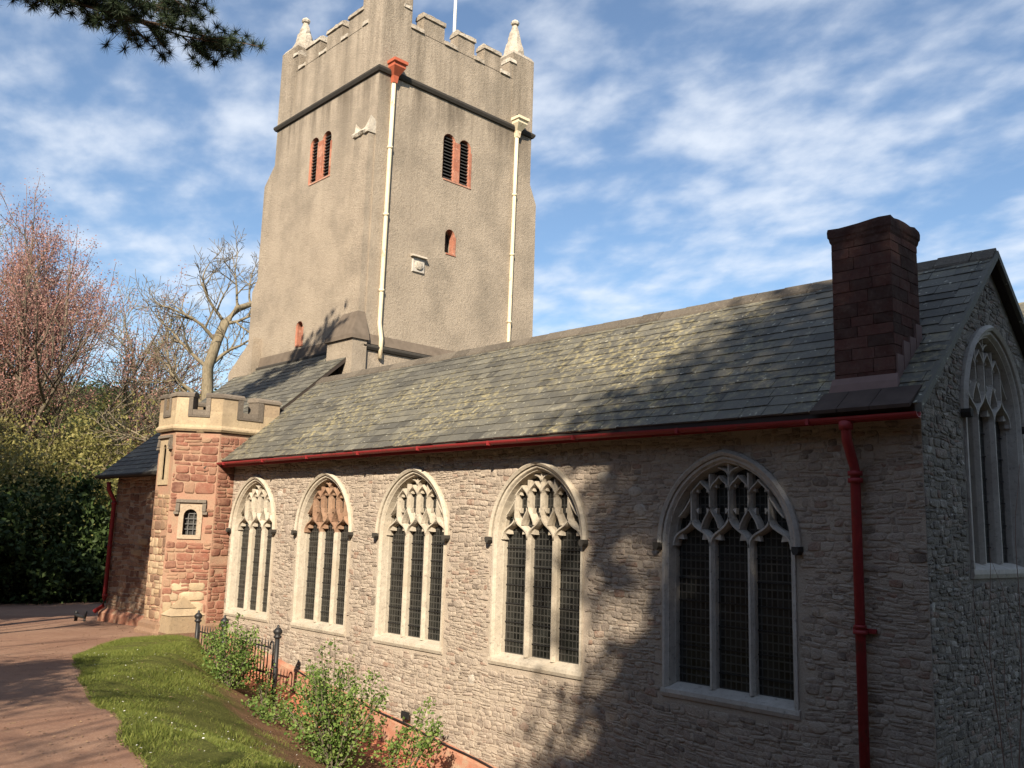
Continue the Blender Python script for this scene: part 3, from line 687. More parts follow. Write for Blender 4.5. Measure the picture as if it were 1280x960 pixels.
for k, (xa, xb) in enumerate(((-5.12, -4.8), (-4.8, -4.42), (-4.42, VX - .045))):
    mb.hexa([(xa + .004, EY - .1, EZ - .04), (xb - .004, EY - .1, EZ - .04), (xb - .004, cy0 - .09, roofz(cy0 - .1) + .02), (xa + .004, cy0 - .09, roofz(cy0 - .1) + .02)],
            [(xa + .004, EY - .11, EZ + .0), (xb - .004, EY - .11, EZ + .0), (xb - .004, cy0 - .09, roofz(cy0 - .1) + .045), (xa + .004, cy0 - .09, roofz(cy0 - .1) + .045)], 0)
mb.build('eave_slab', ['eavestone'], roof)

# ---- red downpipe with swan neck by the corner
mb = MB(); px = -4.75
mb.tube([(px + .03, gy, gutz(px) - .04), (px + .03, gy, gutz(px) - .16), (px + .02, gy + .03, 4.74), (px, -.2, 4.52), (px, -.15, 4.42), (px, -.15, -.9)], .056, 12)
for z in (4.28, 4.36): mb.tube([(px, -.15, z), (px, -.15, z + .05)], .082, 12)
mb.tube([(px + .03, gy, gutz(px) - .14), (px + .03, gy, gutz(px) - .05)], .078, 12)
for z in (2.62, .9):
    mb.tube([(px, -.15, z), (px, -.15, z + .045)], .078, 12); mb.tube([(px, -.15, z + .07), (px, -.15, z + .1)], .07, 12)
    mb.box(px - .13, px + .13, -.06, -.02, z + .01, z + .06)
o = mb.build('downpipe', ['redpaint'], church); o['label'] = 'long red downpipe with a swan neck near the church corner'

# ---- tower
TX0, TX1, TY0, TY1 = -26.0, -20.2, 3.5, 9.6; TZ = [3.0, 8.9, 16.6]
TF = Pl((0, TY0, 0), (1, 0, 0), (0, -1, 0)); TR = Pl((TX1, 0, 0), (0, 1, 0), (1, 0, 0))
def lancet(x0, x1, z0, z1, n=10):
    c = (x0 + x1) / 2; r = (x1 - x0) / 2
    return [(x0, z0)] + [(c - r * math.cos(math.pi * k / n), z1 - r + r * math.sin(math.pi * k / n)) for k in range(n + 1)] + [(x1, z0)]
Bf = [lancet(-23.75, -23.27, 14.05, 15.52), lancet(-23.05, -22.57, 14.05, 15.52)]
Br = [lancet(5.92, 6.38, 14.05, 15.5), lancet(6.54, 7.0, 14.05, 15.5)]
Sf = lancet(-23.88, -23.5, 8.98, 9.72); Sr = lancet(6.14, 6.5, 11.78, 12.52)
mb = MB()
face_holes(mb, TF, [(TX0, 8.5), (TX1, 8.5), (TX1, 18.3), (TX0, 18.3)], Bf + [Sf], 0, 0, .34)
face_holes(mb, TR, [(TY0, 8.5), (TY1, 8.5), (TY1, 18.3), (TY0, 18.3)], Br + [Sr], 0, 0, .34)
mb.add([(TX0, TY0, 8.5), (TX0, TY1, 8.5), (TX0, TY1, 18.3), (TX0, TY0, 18.3), (TX1, TY1, 8.5), (TX1, TY1, 18.3)], [(0, 3, 2, 1), (1, 2, 5, 4)])
mb.add([(TX0, TY0, 18.29), (TX1, TY0, 18.29), (TX1, TY1, 18.29), (TX0, TY1, 18.29)], [(0, 1, 2, 3)])
d = .10                                                     # wider lower stage with its sloping set-off
lo = [(TX0 - .5, TY0 - .04), (TX1 + d, TY0 - .04), (TX1 + d, TY1 + d), (TX0 - .5, TY1 + d)]
mb.loft([[(x, y, 1.0) for x, y in lo], [(x, y, 8.42) for x, y in lo]], 0)
mb.loft([[(TX0 - .52, TY0 - .06, 8.56), (TX1 + d + .05, TY0 - .06, 8.56), (TX1 + d + .05, TY1 + d + .05, 8.56), (TX0 - .52, TY1 + d + .05, 8.56)],
         [(TX0 - .01, TY0 - .01, 8.86), (TX1 + .01, TY0 - .01, 8.86), (TX1 + .01, TY1 + .01, 8.86), (TX0 - .01, TY1 + .01, 8.86)]], 1)
tower = mb.build('tower', ['render', 'weather'], church)
mb = MB()
def band(z0, z1, e, x0, x1, y0, y1):
    R_ = lambda o, z: [(x0 - o, y0 - o, z), (x1 + o, y0 - o, z), (x1 + o, y1 + o, z), (x0 - o, y1 + o, z)]
    mb.loft([R_(-.01, z0 - .02), R_(e * .6, z0), R_(e, z0 + (z1 - z0) * .35), R_(e, z0 + (z1 - z0) * .6), R_(-.01, z1)], 0)
band(16.52, 16.74, .10, TX0, TX1, TY0, TY1); mb.build('string_course', ['lead'], tower); mb = MB(); band(8.40, 8.58, .10, TX0 - .5, TX1 + d, TY0 - .04, TY1 + d)
mb.build('string_course', ['lead'], tower)
# parapet: merlons and copings
mb = MB(); cp = MB(); rnd = random.Random(6); T = .38
def put_merlon():
    global mb, cp
    if mb.v:
        o = len(mb.v); mb.v += cp.v; mb.f += [[i + o for i in f] for f in cp.f]; mb.m += [1] * len(cp.f); mb.t += cp.t; mb.sm += cp.sm
        mb.build('merlon', ['render', 'coprock'], tower)
    elif cp.v: cp.build('embrasure_coping', ['coprock'], tower)
    mb = MB(); cp = MB()
def merlon(pl, a, b, z1):
    global mb, cp
    if mb.v: put_merlon()
    mb.hexa([pl(a, 18.28, 0.0), pl(b, 18.28, 0.0), pl(b, 18.28, -T), pl(a, 18.28, -T)], [pl(a, z1, 0.0), pl(b, z1, 0.0), pl(b, z1, -T), pl(a, z1, -T)], 0)
def coping(pl, a, b, z):
    n = max(2, int((b - a) / .13)); e = .045
    for lo_, hi_, w0, hh in ((a, b, 1, .13), (a + .06, b - .04, .5, .09)):
        loops = []
        for k in range(n + 1):
            u = lo_ + (hi_ - lo_) * k / n; r = lambda s: rnd.uniform(-s, s); zb = z + (.13 if w0 < 1 else 0)
            loops.append([pl(u, zb, e * w0 + r(.012)), pl(u, zb + hh + r(.018), (e - .02) * w0 - (0 if w0 == 1 else .1) + r(.012)), pl(u, zb + hh + r(.015), -T + .02), pl(u, zb, -T - .02)])
        cp.loft(loops, 0, rnd.random(), True, True)
MR = [(4.98, 5.78), (6.32, 7.0), (7.42, 8.12)]; GR = [(4.5, 4.98), (5.78, 6.32), (7.0, 7.42), (8.12, 8.52)]
for a, b in MR: merlon(TR, a, b, 18.84); coping(TR, a - .03, b + .03, 18.84)
put_merlon()
for a, b in GR: coping(TR, a, b, 18.29); put_merlon()
merlon(TR, 4.2, 4.5, 18.84); coping(TR, 4.22, 4.5, 18.84); merlon(TR, 8.52, 8.85, 18.84); coping(TR, 8.5, 8.8, 18.84)
ML = [(-24.45, -23.62), (-23.2, -22.35), (-21.98, -21.2)]; GL = [(-23.62, -23.2), (-22.35, -21.98), (-21.2, -20.9), (-24.85, -24.45)]
for a, b in ML: merlon(TF, a, b, 18.84); coping(TF, a - .03, b + .03, 18.84)
put_merlon()
for a, b in GL: coping(TF, a, b, 18.29); put_merlon()
merlon(TF, -25.3, -24.85, 18.86); coping(TF, -25.25, -24.95, 18.86); put_merlon()
for pl, y0, y1 in ((Pl((0, TY1, 0), (-1, 0, 0), (0, 1, 0)), 20.9, 25.3), (Pl((TX0, 0, 0), (0, -1, 0), (-1, 0, 0)), -8.9, -4.2)):
    u = y0
    while u < y1 - .3: merlon(pl, u, min(u + .8, y1), 18.84); coping(pl, u, min(u + .8, y1), 18.84); u += 1.35
put_merlon()
def pinnacle(x, y, s, z1, ztop):
    p = MB(); h = s / 2
    sq = lambda o, z: [(x - o, y - o, z), (x + o, y - o, z), (x + o, y + o, z), (x - o, y + o, z)]
    p.loft([sq(h, 16.7), sq(h, z1)], 0); p.loft([sq(h, z1), sq(h + .01, z1 + .02), sq(h * .86, z1 + .16)], 1, .3, True, True)
    n = 8; L = []; r = random.Random(int(x * 10 + y)); N = 12
    for k in range(N):
        t = k / (N - 1); rr = h * .80 * (1 - t) ** .9 + .07 * t
        L.append([(x + (rr + r.uniform(-.03, .03) * (1 - t * .6)) * math.cos(a), y + (rr + r.uniform(-.03, .03)) * math.sin(a), z1 + .14 + (ztop - z1 - .3) * t) for a in (math.pi / n + 2 * math.pi * q / n for q in range(n))])
    p.loft(L, 1, .5, True, True)
    zc_ = ztop - .1
    p.loft([[(x + rr * math.cos(2 * math.pi * q / 8), y + rr * math.sin(2 * math.pi * q / 8), z) for q in range(8)] for rr, z in ((.05, zc_ - .1), (.13, zc_ - .06), (.15, zc_), (.12, zc_ + .06), (.03, zc_ + .13))], 1, .8, True, True)
    o = p.build('pinnacle', ['render', 'coprock'], tower); return o
pinnacle(TX1 - .515, TY0 + .515, 1.05, 19.6, 21.3); pinnacle(TX1 - .46, TY1 - .46, .95, 19.2, 20.75)
pinnacle(TX0 + .49, TY0 + .49, 1.0, 19.2, 20.6); pinnacle(TX0 + .48, TY1 - .48, .95, 19.15, 20.9)
# buttresses: beside the front corner, on the west end and at the far corner
def buttress(stages, axis, cap=False):
    p = MB()
    for (a0, a1, pr, z0, z1, zs) in stages:          # span, projection, bottom, top of the plumb face, top of the weathering
        if axis == 'y':
            p.loft([[(a0, TY0 + .02, z0), (a0, TY0 - pr, z0), (a1, TY0 - pr, z0), (a1, TY0 + .02, z0)], [(a0, TY0 + .02, z1), (a0, TY0 - pr, z1), (a1, TY0 - pr, z1), (a1, TY0 + .02, z1)], [(a0, TY0 + .02, zs), (a0, TY0 - .02, zs), (a1, TY0 - .02, zs), (a1, TY0 + .02, zs)]], 0)
        elif axis == 'x':
            p.loft([[(TX0 + .02, a0, z0), (TX0 - pr, a0, z0), (TX0 - pr, a1, z0), (TX0 + .02, a1, z0)], [(TX0 + .02, a0, z1), (TX0 - pr, a0, z1), (TX0 - pr, a1, z1), (TX0 + .02, a1, z1)], [(TX0 + .02, a0, zs), (TX0 - .02, a0, zs), (TX0 - .02, a1, zs), (TX0 + .02, a1, zs)]], 0)
        else:
            p.loft([[(a0, TY1 - .02, z0), (a0, TY1 + pr, z0), (a1, TY1 + pr, z0), (a1, TY1 - .02, z0)], [(a0, TY1 - .02, z1), (a0, TY1 + pr, z1), (a1, TY1 + pr, z1), (a1, TY1 - .02, z1)], [(a0, TY1 - .02, zs), (a0, TY1 + .02, zs), (a1, TY1 + .02, zs), (a1, TY1 - .02, zs)]], 0)
    return p.build('buttress', ['render'], tower)
b1 = buttress([(-20.95, -20.24, .22, 9.0, 14.75, 14.95)], 'y')
p = MB()
p.loft([[(-21.25, TY0 - .05, 3), (-21.25, TY0 - .5, 3), (-20.0, TY0 - .5, 3), (-20.0, TY0 - .05, 3)], [(-21.25, TY0 - .05, 8.62), (-21.25, TY0 - .5, 8.62), (-20.0, TY0 - .5, 8.62), (-20.0, TY0 - .05, 8.62)]], 0)
p.loft([[(-21.32, TY0, 8.62), (-21.32, TY0 - .56, 8.62), (-19.95, TY0 - .56, 8.62), (-19.95, TY0, 8.62)], [(-21.30, TY0, 8.74), (-21.30, TY0 - .55, 8.74), (-19.97, TY0 - .55, 8.74), (-19.97, TY0, 8.74)], [(-20.98, TY0, 9.45), (-20.98, TY0 - .23, 9.45), (-20.23, TY0 - .23, 9.45), (-20.23, TY0, 9.45)]], 1)
p.build('buttress', ['render', 'weather'], tower)
p = MB(); x0, x1, yy_, z = -20.98, -20.21, TY0 - .24, 14.62      # rough saddle stone with two upright ears
r = random.Random(9); L = []
for k in range(9):
    x = x0 + (x1 - x0) * k / 8; ear = (.26 * max(0, 1 - k / 1.8) + .30 * max(0, 1 - (8 - k) / 2.8)); q_ = lambda: r.uniform(-.025, .025)
    L.append([(x, TY0 + .02, z), (x, yy_ - .03 + q_(), z + q_()), (x, yy_ - .06 + q_(), z + .07), (x, yy_ + .01 + q_(), z + .16 + q_()), (x, yy_ + .06 + q_(), z + .2 + ear + q_()), (x, yy_ + .2, z + .18 + ear * .8), (x, TY0 + .02, z + .3)])
p.loft(L, 0, .7, True, True); p.build('saddle_stone', ['coprock'], b1)
buttress([(TY0 + .01, TY0 + .9, .62, 9.0, 14.75, 15.35), (TY0 + .03, TY0 + .88, .95, 8.5, 11.2, 12.4), (TY0 - .3, TY0 + 1.1, 1.5, 1.0, 8.5, 9.5)], 'x')
buttress([(-21.1, TX1 - .01, .3, 8.5, 14.3, 14.9)], 'z')
# belfry lights: red jambs, mullion, slate louvres in a dark recess
def light_pair(pl, lights, name='belfry_window', louv=True, jamb='redjamb'):
    p = MB(); lo_ = MB()
    for l in lights:
        c = sum(x for x, _ in l) / len(l)
        ins = [(c + (x - c) * .82, z) for x, z in l]
        p.loft([[pl(x, z, .012) for x, z in l], [pl(x, z, -.03) for x, z in ins], [pl(x, z, -.20) for x, z in ins]], 0, .5, False)
        lo_.add([pl(x, z, -.30) for x, z in l], [tuple(range(len(l)))], 1)
        z0 = l[0][1]; xa, xb = ins[0][0] - .02, ins[-1][0] + .02
        if louv:
            zz = z0 + .05
            while zz < max(z for _, z in l) - .1:
                lo_.hexa([pl(xa, zz, -.05), pl(xb, zz, -.05), pl(xb, zz + .09, -.19), pl(xa, zz + .09, -.19)], [pl(xa, zz + .022, -.05), pl(xb, zz + .022, -.05), pl(xb, zz + .112, -.19), pl(xa, zz + .112, -.19)], 0); zz += .105
    a, b = lights[0][0][0], lights[-1][-1][0]; z0 = lights[0][0][1]
    def blk(u0, u1, za, zb, w): p.hexa([pl(u0, za, -.03), pl(u1, za, -.03), pl(u1, zb, -.03), pl(u0, zb, -.03)], [pl(u0, za, w), pl(u1, za, w), pl(u1, zb, w), pl(u0, zb, w)], 0, random.random())
    if len(lights) > 1: 
        u0, u1 = lights[0][-1][0] - .03, lights[1][0][0] + .03; z = z0
        while z < 15.2: blk(u0, u1, z, min(z + .36, 15.3), .02 + random.uniform(0, .006)); z += .365
    z = z0
    while z < z0 + (1.1 if len(lights) > 1 else .5): blk(b - .03, b + .05, z, z + .27, .012); z += .275
    blk(a + .05, b + .06, z0 - .05, z0 - .002, .02)
    o = p.build(name, [jamb], tower)
    return o, lo_.build('louvres' if louv else 'slit_pane', ['louvre', 'void' if louv else 'glass'], tower)
for pl, ls in ((TF, Bf), (TR, Br)): light_pair(pl, ls)
light_pair(TF, [Sf], 'slit_window', False); light_pair(TR, [Sr], 'slit_window', False)
p = MB(); q_ = lambda u, v, w: TR(u, v, w)                     # small carved tablet on the tower
p.hexa([q_(4.96, 10.92, .0), q_(5.40, 10.92, .0), q_(5.40, 11.36, .0), q_(4.96, 11.36, .0)], [q_(4.98, 10.94, .05), q_(5.38, 10.94, .05), q_(5.38, 11.34, .05), q_(4.98, 11.34, .05)], 0)
p.hexa([q_(4.9, 11.36, .0), q_(5.44, 11.36, .0), q_(5.44, 11.44, .0), q_(4.9, 11.44, .0)], [q_(4.9, 11.36, .14), q_(5.44, 11.36, .14), q_(5.44, 11.43, .08), q_(4.9, 11.43, .08)], 1)
p.loft([[q_(5.18 + rr * math.cos(a), 11.13 + rr * .9 * math.sin(a), w) for a in (2 * math.pi * k / 12 for k in range(12))] for rr, w in ((.16, .05), (.13, .09), (.05, .11))], 1, .8, True, True)
p.build('carved_tablet', ['greyston', 'coprock'], tower)
def rain_pipe(y, x, hop, zb, lean, lab):
    p = MB(); pts = [(x + .05 + (.12 if z < 9 else 0), y + lean * (16.5 - z) / 8, z) for z in (16.45, 14, 12, 10, 9.2, 8.75, zb)]
    p.tube(pts, .062, 10, 0)
    for z in (14.3, 12.3, 10.1, 8.9):
        if z > 9: p.tube([(x + .05, y + lean * (16.5 - z) / 8, z), (x + .05, y + lean * (16.5 - z) / 8, z + .07)], .08, 10, 0)
    sq = lambda o, z: [(x - .02, y - o, z), (x + .02 + o * 1.5, y - o, z), (x + .02 + o * 1.5, y + o, z), (x - .02, y + o, z)]
    p.loft([sq(.07, 16.3), sq(.09, 16.5), sq(.2, 16.72), sq(.2, 16.8), sq(.24, 16.83), sq(.24, 16.92)], 1, .5, True, True)
    p.tube([(x + .1, y - .05, 16.9), (x + .1, y - .05, 17.08)], .03, 6, 2)
    o = p.build('downpipe', ['creampaint', hop, 'iron'], tower); o['label'] = lab
rain_pipe(3.98, TX1, 'redhopper', 8.2, -.05, 'cream rainwater pipe with an orange hopper at the near tower corner')
rain_pipe(8.9, TX1, 'creampaint', 8.2, -.12, 'cream rainwater pipe with a cream hopper at the far tower corner')
pole = MB(); pole.tube([(-23, 8.4, 18.3), (-23, 8.4, 26)], [.07, .045], 10); pole.tube([(-23.02, 8.36, 18.8), (-22.8, 8.7, 18.3)], .02, 6)
tag(pole.build('flagpole', ['white']), 'thin white pole standing on the tower roof behind the battlements', 'flagpole')

# ---- stair turret: octagonal, red stone, buff parapet
TU = [(-20.12, 1.0), (-20.12, -.42), (-20.72, -1.24), (-21.6, -1.24), (-22.2, -.42), (-22.2, 1.0)]
def tu(off):
    c = Vector((-21.16, -.1)); o = []
    n = len(TU)
    for i in range(n):
        p0, p1, p2 = Vector(TU[i - 1]), Vector(TU[i]), Vector(TU[(i + 1) % n])
        a = (p1 - p0).normalized(); b2 = (p2 - p1).normalized(); na, nb = Vector((-a.y, a.x)), Vector((-b2.y, b2.x))
        if na.dot(p1 - c) < 0: na = -na
        if nb.dot(p1 - c) < 0: nb = -nb
        if na.dot(nb) < -.9: o.append(p1 + na * off); continue
        k = off / (1 + na.dot(nb)); o.append(p1 + (na + nb) * k)
    return o
STR = 5.74
def side(i):
    a, b2 = Vector(TU[i]), Vector(TU[i + 1]); u = (b2 - a).normalized(); n = Vector((u.y, -u.x)) 
    if n.dot(a - Vector((-21.16, -.1))) < 0: n = -n
    if n.dot(a - Vector((-21.16, -.1))) < 0: n = -n
    return Pl((a.x, a.y, 0), (u.x, u.y, 0), (n.x, n.y, 0)), (b2 - a).length
mb = MB()
S0, L0 = side(0); S1, L1 = side(1); S2, L2 = side(2); S3, L3 = side(3)
w1 = lancet(L1 * .36, L1 * .66, 3.36, 3.95, 8); w2 = lancet(L2 * .42, L2 * .62, 4.62, 5.45, 6)
for k, (pl, l) in enumerate((side(i) for i in range(5))):
    face_holes(mb, pl, [(0, .4), (l, .4), (l, STR), (0, STR)], {1: [w1], 2: [w2]}.get(k, []), 0, 0, .28)
def okt(k):
    def f(u, v):
        if k == 1 and L1 * .22 < u < L1 * .80 and 3.24 < v < 4.19: return False
        if k == 1 and .12 < u < L1 - .12 and v < 2.05 - abs(u - L1 / 2) * 1.0 : return False
        if k == 2 and L2 * .2 < u < L2 * .86 and 4.45 < v < 5.7: return False
        return v < STR - .02
    return f
def tone_t(k):
    def f(u, v, r):
        if k in (1, 2) and v > 1.9 and v < 3.25 and r.random() < .4: return .98
        return r.random() * (.85 if k == 0 else 1.0)
    return f
for k in range(4):
    pl, l = side(k)
    stones(mb, pl, 0.01, l - .01, .6, STR, (.07, .20), (.12, .40), (.006, .022), .016, .007, okt(k), {0: 1, 1: 1, 2: 2, 3: 2}[k], tone_t(k), 40 + k, .012)
turret = mb.build('stair_turret', ['rmortar', 'redstone', 'brownstone'], church)
# parapet with embrasures
mb = MB(); ob, it = tu(.09), tu(-.16)
mb.loft([[(*p, STR + .02) for p in tu(0)], [(*p, STR + .02) for p in tu(.06)], [(*p, STR + .07) for p in tu(.10)], [(*p, STR + .11) for p in tu(.10)], [(*p, STR + .17) for p in tu(.05)], [(*p, STR + .50) for p in tu(.05)], [(*p, STR + .50) for p in tu(-.2)]], 0, .5)
mb.add([(*p, STR + .3) for p in tu(-.1)], [tuple(range(6))], 0)
par = mb.build('parapet', ['buffstone'], turret)
po, pi_ = tu(.05), tu(-.2)
def on(l, i, t): return l[i].lerp(l[i + 1], t)
for i in range(5):
    g0, g1 = (.36, .64) if i != 0 else (.40, .66)
    if i == 2: g0, g1 = .38, .62
    for a, b2 in ((0, g0), (g1, 1)):
        mb = MB(); q4 = [on(po, i, a), on(po, i, b2), on(pi_, i, b2), on(pi_, i, a)]
        mb.loft([[(*p, STR + .50) for p in q4], [(*p, STR + .83) for p in q4]], 0, random.random(), True, True)
        e = .025; oo, ii = tu(.085), tu(-.22); q5 = [on(oo, i, a - (.02 if a else 0)), on(oo, i, b2 + (.02 if b2 < 1 else 0)), on(ii, i, b2 + (.02 if b2 < 1 else 0)), on(ii, i, a - (.02 if a else 0))]
        q6 = [(q5[0] * .8 + q5[3] * .2), (q5[1] * .8 + q5[2] * .2), (q5[1] * .2 + q5[2] * .8), (q5[0] * .2 + q5[3] * .8)]
        mb.loft([[(*p, STR + .83) for p in q5], [(*p, STR + .89) for p in q5], [(*p, STR + .94) for p in q6]], 1, random.random(), True, True); mb.build('merlon', ['buffstone', 'darkcope'], turret)
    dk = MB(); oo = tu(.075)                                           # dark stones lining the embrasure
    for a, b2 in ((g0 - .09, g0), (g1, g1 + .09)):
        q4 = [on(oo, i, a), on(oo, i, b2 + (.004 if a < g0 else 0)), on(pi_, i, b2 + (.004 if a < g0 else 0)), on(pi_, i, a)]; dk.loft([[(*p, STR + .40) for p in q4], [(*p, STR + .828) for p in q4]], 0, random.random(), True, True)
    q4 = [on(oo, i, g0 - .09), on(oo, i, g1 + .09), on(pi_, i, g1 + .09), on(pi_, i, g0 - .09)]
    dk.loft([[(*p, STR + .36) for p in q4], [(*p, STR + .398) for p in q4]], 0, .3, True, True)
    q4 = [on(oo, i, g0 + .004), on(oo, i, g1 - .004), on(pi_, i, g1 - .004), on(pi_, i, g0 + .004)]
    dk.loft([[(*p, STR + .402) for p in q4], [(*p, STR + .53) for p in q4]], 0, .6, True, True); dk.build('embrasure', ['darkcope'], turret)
# its window with pale surround and label mould; slit light on the next face
def surround(pl, hole, u0, u1, v0, v1, m_, lab, label_mould=True):
    p = MB(); face_holes(p, pl, [(u0, v0), (u1, v0), (u1, v1), (u0, v1)], [hole], 0, .032, .2)
    p.loft([[pl(u0, v0, .032), pl(u1, v0, .032), pl(u1, v1, .032), pl(u0, v1, .032)], [pl(u0, v0, -.02), pl(u1, v0, -.02), pl(u1, v1, -.02), pl(u0, v1, -.02)]], 0)
    if label_mould:
        for a, b2, c, d_ in ((u0 - .07, u1 + .07, v1, v1 + .07), (u0 - .075, u0 + .01, v1 - .2, v1 - .004), (u1 - .01, u1 + .075, v1 - .2, v1 - .004), (u0 - .11, u0 + .0, v1 - .27, v1 - .205), (u1, u1 + .11, v1 - .27, v1 - .205)):
            p.hexa([pl(a, c, .0), pl(b2, c, .0), pl(b2, d_, .0), pl(a, d_, .0)], [pl(a, c, .085), pl(b2, c, .085), pl(b2, d_, .06), pl(a, d_, .06)], 1)
    o = p.build('window', [m_, 'darkcope'], turret); o['label'] = lab
    return o
o = surround(S1, w1, L1 * .25, L1 * .77, 3.27, 4.10, 'ochrepale', 'small barred window in a pale surround on the turret')
p = MB(); c = sum(x for x, _ in w1) / len(w1)
p.add([S1(x, z, -.12) for x, z in w1], [tuple(range(len(w1)))], 0)
for u in (-.06, .06): p.hexa([S1(c + u - .01, 3.36, -.10), S1(c + u + .01, 3.36, -.10), S1(c + u + .01, 3.93, -.10), S1(c + u - .01, 3.93, -.10)], [S1(c + u - .01, 3.36, -.08), S1(c + u + .01, 3.36, -.08), S1(c + u + .01, 3.93, -.08), S1(c + u - .01, 3.93, -.08)], 1)
for v in (3.48, 3.6, 3.72, 3.84): p.hexa([S1(c - .15, v, -.09), S1(c + .15, v, -.09), S1(c + .15, v + .02, -.09), S1(c - .15, v + .02, -.09)], [S1(c - .15, v, -.07), S1(c + .15, v, -.07), S1(c + .15, v + .02, -.07), S1(c - .15, v + .02, -.07)], 1)
p.build('window_bars', ['glass', 'ironpale'], turret, [(0, 0)] * len(p.v))
o = surround(S2, w2, L2 * .22, L2 * .84, 4.5, 5.6, 'buffstone', 'slit window with a label mould below the turret parapet')
p = MB(); p.add([S2(x, z, -.2) for x, z in w2], [tuple(range(len(w2)))], 0); p.build('slit_pane', ['void'], turret)
# base: plinth, square corner and the pyramid broach that turns it into the octagon
mb = MB(); gb = .5
P0 = tu(.16); P1 = tu(.10)
mb.loft([[(*p, gb) for p in P0], [(*p, 1.17) for p in P0], [(*p, 1.24) for p in P1], [(*p, 1.34) for p in P1], [(*p, 1.40) for p in tu(-.01)]], 0, .3)
A, B2 = Vector(TU[1]), Vector(TU[2]); mid = (A + B2) / 2; cor = Vector((A.x + .05, B2.y - .05))
bA, bB = Vector((A.x + .05, A.y + .05)), Vector((B2.x - .05, B2.y - .05)); apx = S1(L1 / 2, 2.02, .012)
for za, zb, k0, k1 in ((gb, 1.20, 1.0, 1.0), (1.20, 1.56, .98, .80), (1.57, 1.72, .86, .48), (1.73, 1.98, .54, .05)):
    def tri(k, z):
        c_ = Vector((apx.x, apx.y)); return [(*(c_ + (v_ - c_) * k), z) for v_ in (bA, cor, bB)]
    mb.hexa(tri(k0, za), tri(k1, zb), 0 if za < 1 else 1, random.random())
for i, (u, h) in enumerate(((0, 0),)): pass
mb.build('plinth', ['brownstone', 'buffstone'], turret)
mb = MB()                                                   # buff stones worked in round the broach, limewash above it
stones(mb, S1, .06, L1 - .04, 1.38, 2.25, (.2, .3), (.3, .5), (.012, .03), .012, .008, lambda u, v: v > 1.42 + 0 * u, 0, None, 77, .01)
mb.build('dressed_stones', ['buffstone'], turret)

# ------------------------------------------------------------------ railing and small things
rail = thing('iron_railing', 'black iron railing with ball-topped posts between the grass and the church wall', 'railing', (-17.6, -.9, .8))
ry = -.95
def rx_(t): return -19.35 + 3.45 * t
for t in (0, .36, 1):
    p = MB(); x = rx_(t); g = gz(x, ry) - .2; zt = 1.52
    p.tube([(x, ry, min(g, .6)), (x, ry, zt)], .045, 10)
    p.loft([[(x + rr * math.cos(2 * math.pi * k / 12), ry + rr * math.sin(2 * math.pi * k / 12), z) for k in range(12)] for rr, z in ((.045, zt - .02), (.075, zt), (.075, zt + .03), (.05, zt + .045), (.085, zt + .09), (.085, zt + .13), (.05, zt + .17), (.022, zt + .19), (.026, zt + .22), (.004, zt + .24))], 0, .5, True, True, True)
    p.build('post', ['iron'], rail)
p = MB()
for z in (1.30, .82): p.box(rx_(0), rx_(1) - .25, ry - .008, ry + .008, z, z + .03)
p.build('rails', ['iron'], rail)
x = rx_(0) + .12
while x < rx_(1) - .22:
    if abs(x - rx_(.36)) > .06:
        p = MB(); p.tube([(x, ry, .62), (x, ry, 1.40), (x, ry, 1.46)], [.013, .013, .004], 6); p.build('bar', ['iron'], rail)
    x += .125
p = MB(); xg = rx_(1) - .13                                  # curled gate stile beside the last post
p.tube([(xg - .12, ry, 1.28), (xg - .12, ry, 1.36)] + [(xg - .06 + .06 * math.cos(a), ry, 1.36 + .07 * math.sin(a)) for a in np.linspace(math.pi, 0, 7)] + [(xg, ry, 1.2), (xg - .01, ry, .9), (xg - .06, ry, .7), (xg - .08, ry, .55)], .018, 8)
p.tube([(xg, ry, 1.1), (xg + .05, ry, 1.08), (xg + .06, ry, .98)], .02, 8); p.build('gate_stile', ['iron'], rail)
p = MB(); fx, fy = -26.75, -.95; fz = gz(fx, fy)              # low iron fitting by the foot of the downpipe
p.tube([(fx - .2, fy, fz), (fx - .18, fy, fz + .2), (fx - .1, fy, fz + .16), (fx + .2, fy + .1, fz + .13), (fx + .26, fy + .12, fz + .3)], [.05, .06, .045, .04, .02], 8); p.tube([(fx + .18, fy + .1, fz + .14), (fx + .2, fy + .1, fz - .02)], .03, 6)
p.tube([(fx - .18, fy, fz + .2), (fx - .22, fy, fz + .27)], .05, 6)
tag(p.build('boot_scraper', ['iron']), 'low black iron fitting on the path at the foot of the red vestry downpipe', 'ironwork')

# ------------------------------------------------------------------ plants
def quads(C, size, aspect=.55, flatz=.0, droop=None):
    """one folded-free leaf quad per centre, random orientation"""
    n = len(C); size = np.broadcast_to(size, (n,))
    d = RNG.normal(size=(n, 3)); d[:, 2] *= (1 - flatz)
    if droop is not None: d = d * .5 + np.asarray(droop)
    d /= np.linalg.norm(d, axis=1, keepdims=True) + 1e-9
    e = np.cross(d, RNG.normal(size=(n, 3))); e /= np.linalg.norm(e, axis=1, keepdims=True) + 1e-9
    a = d * size[:, None] * .5; b2 = e * (size * aspect)[:, None] * .5
    return np.stack([C - a, C - a * .1 + b2, C + a, C - a * .1 - b2], 1).reshape(-1, 3)
def clumped(n, centre, radii, nclump, spread, low=-.9):
    """leaf positions gathered in clumps spread over the shell and inside of an ellipsoid"""
    c = RNG.normal(size=(nclump, 3)); c /= np.linalg.norm(c, axis=1, keepdims=True); c *= (RNG.random((nclump, 1)) ** .45)
    c = c[c[:, 2] > low]; k = RNG.integers(0, len(c), n); sz = (.5 + RNG.random(len(c)) * .9)[k][:, None]
    p = c[k] * np.array(radii) + RNG.normal(size=(n, 3)) * spread * sz
    return p + np.array(centre), k
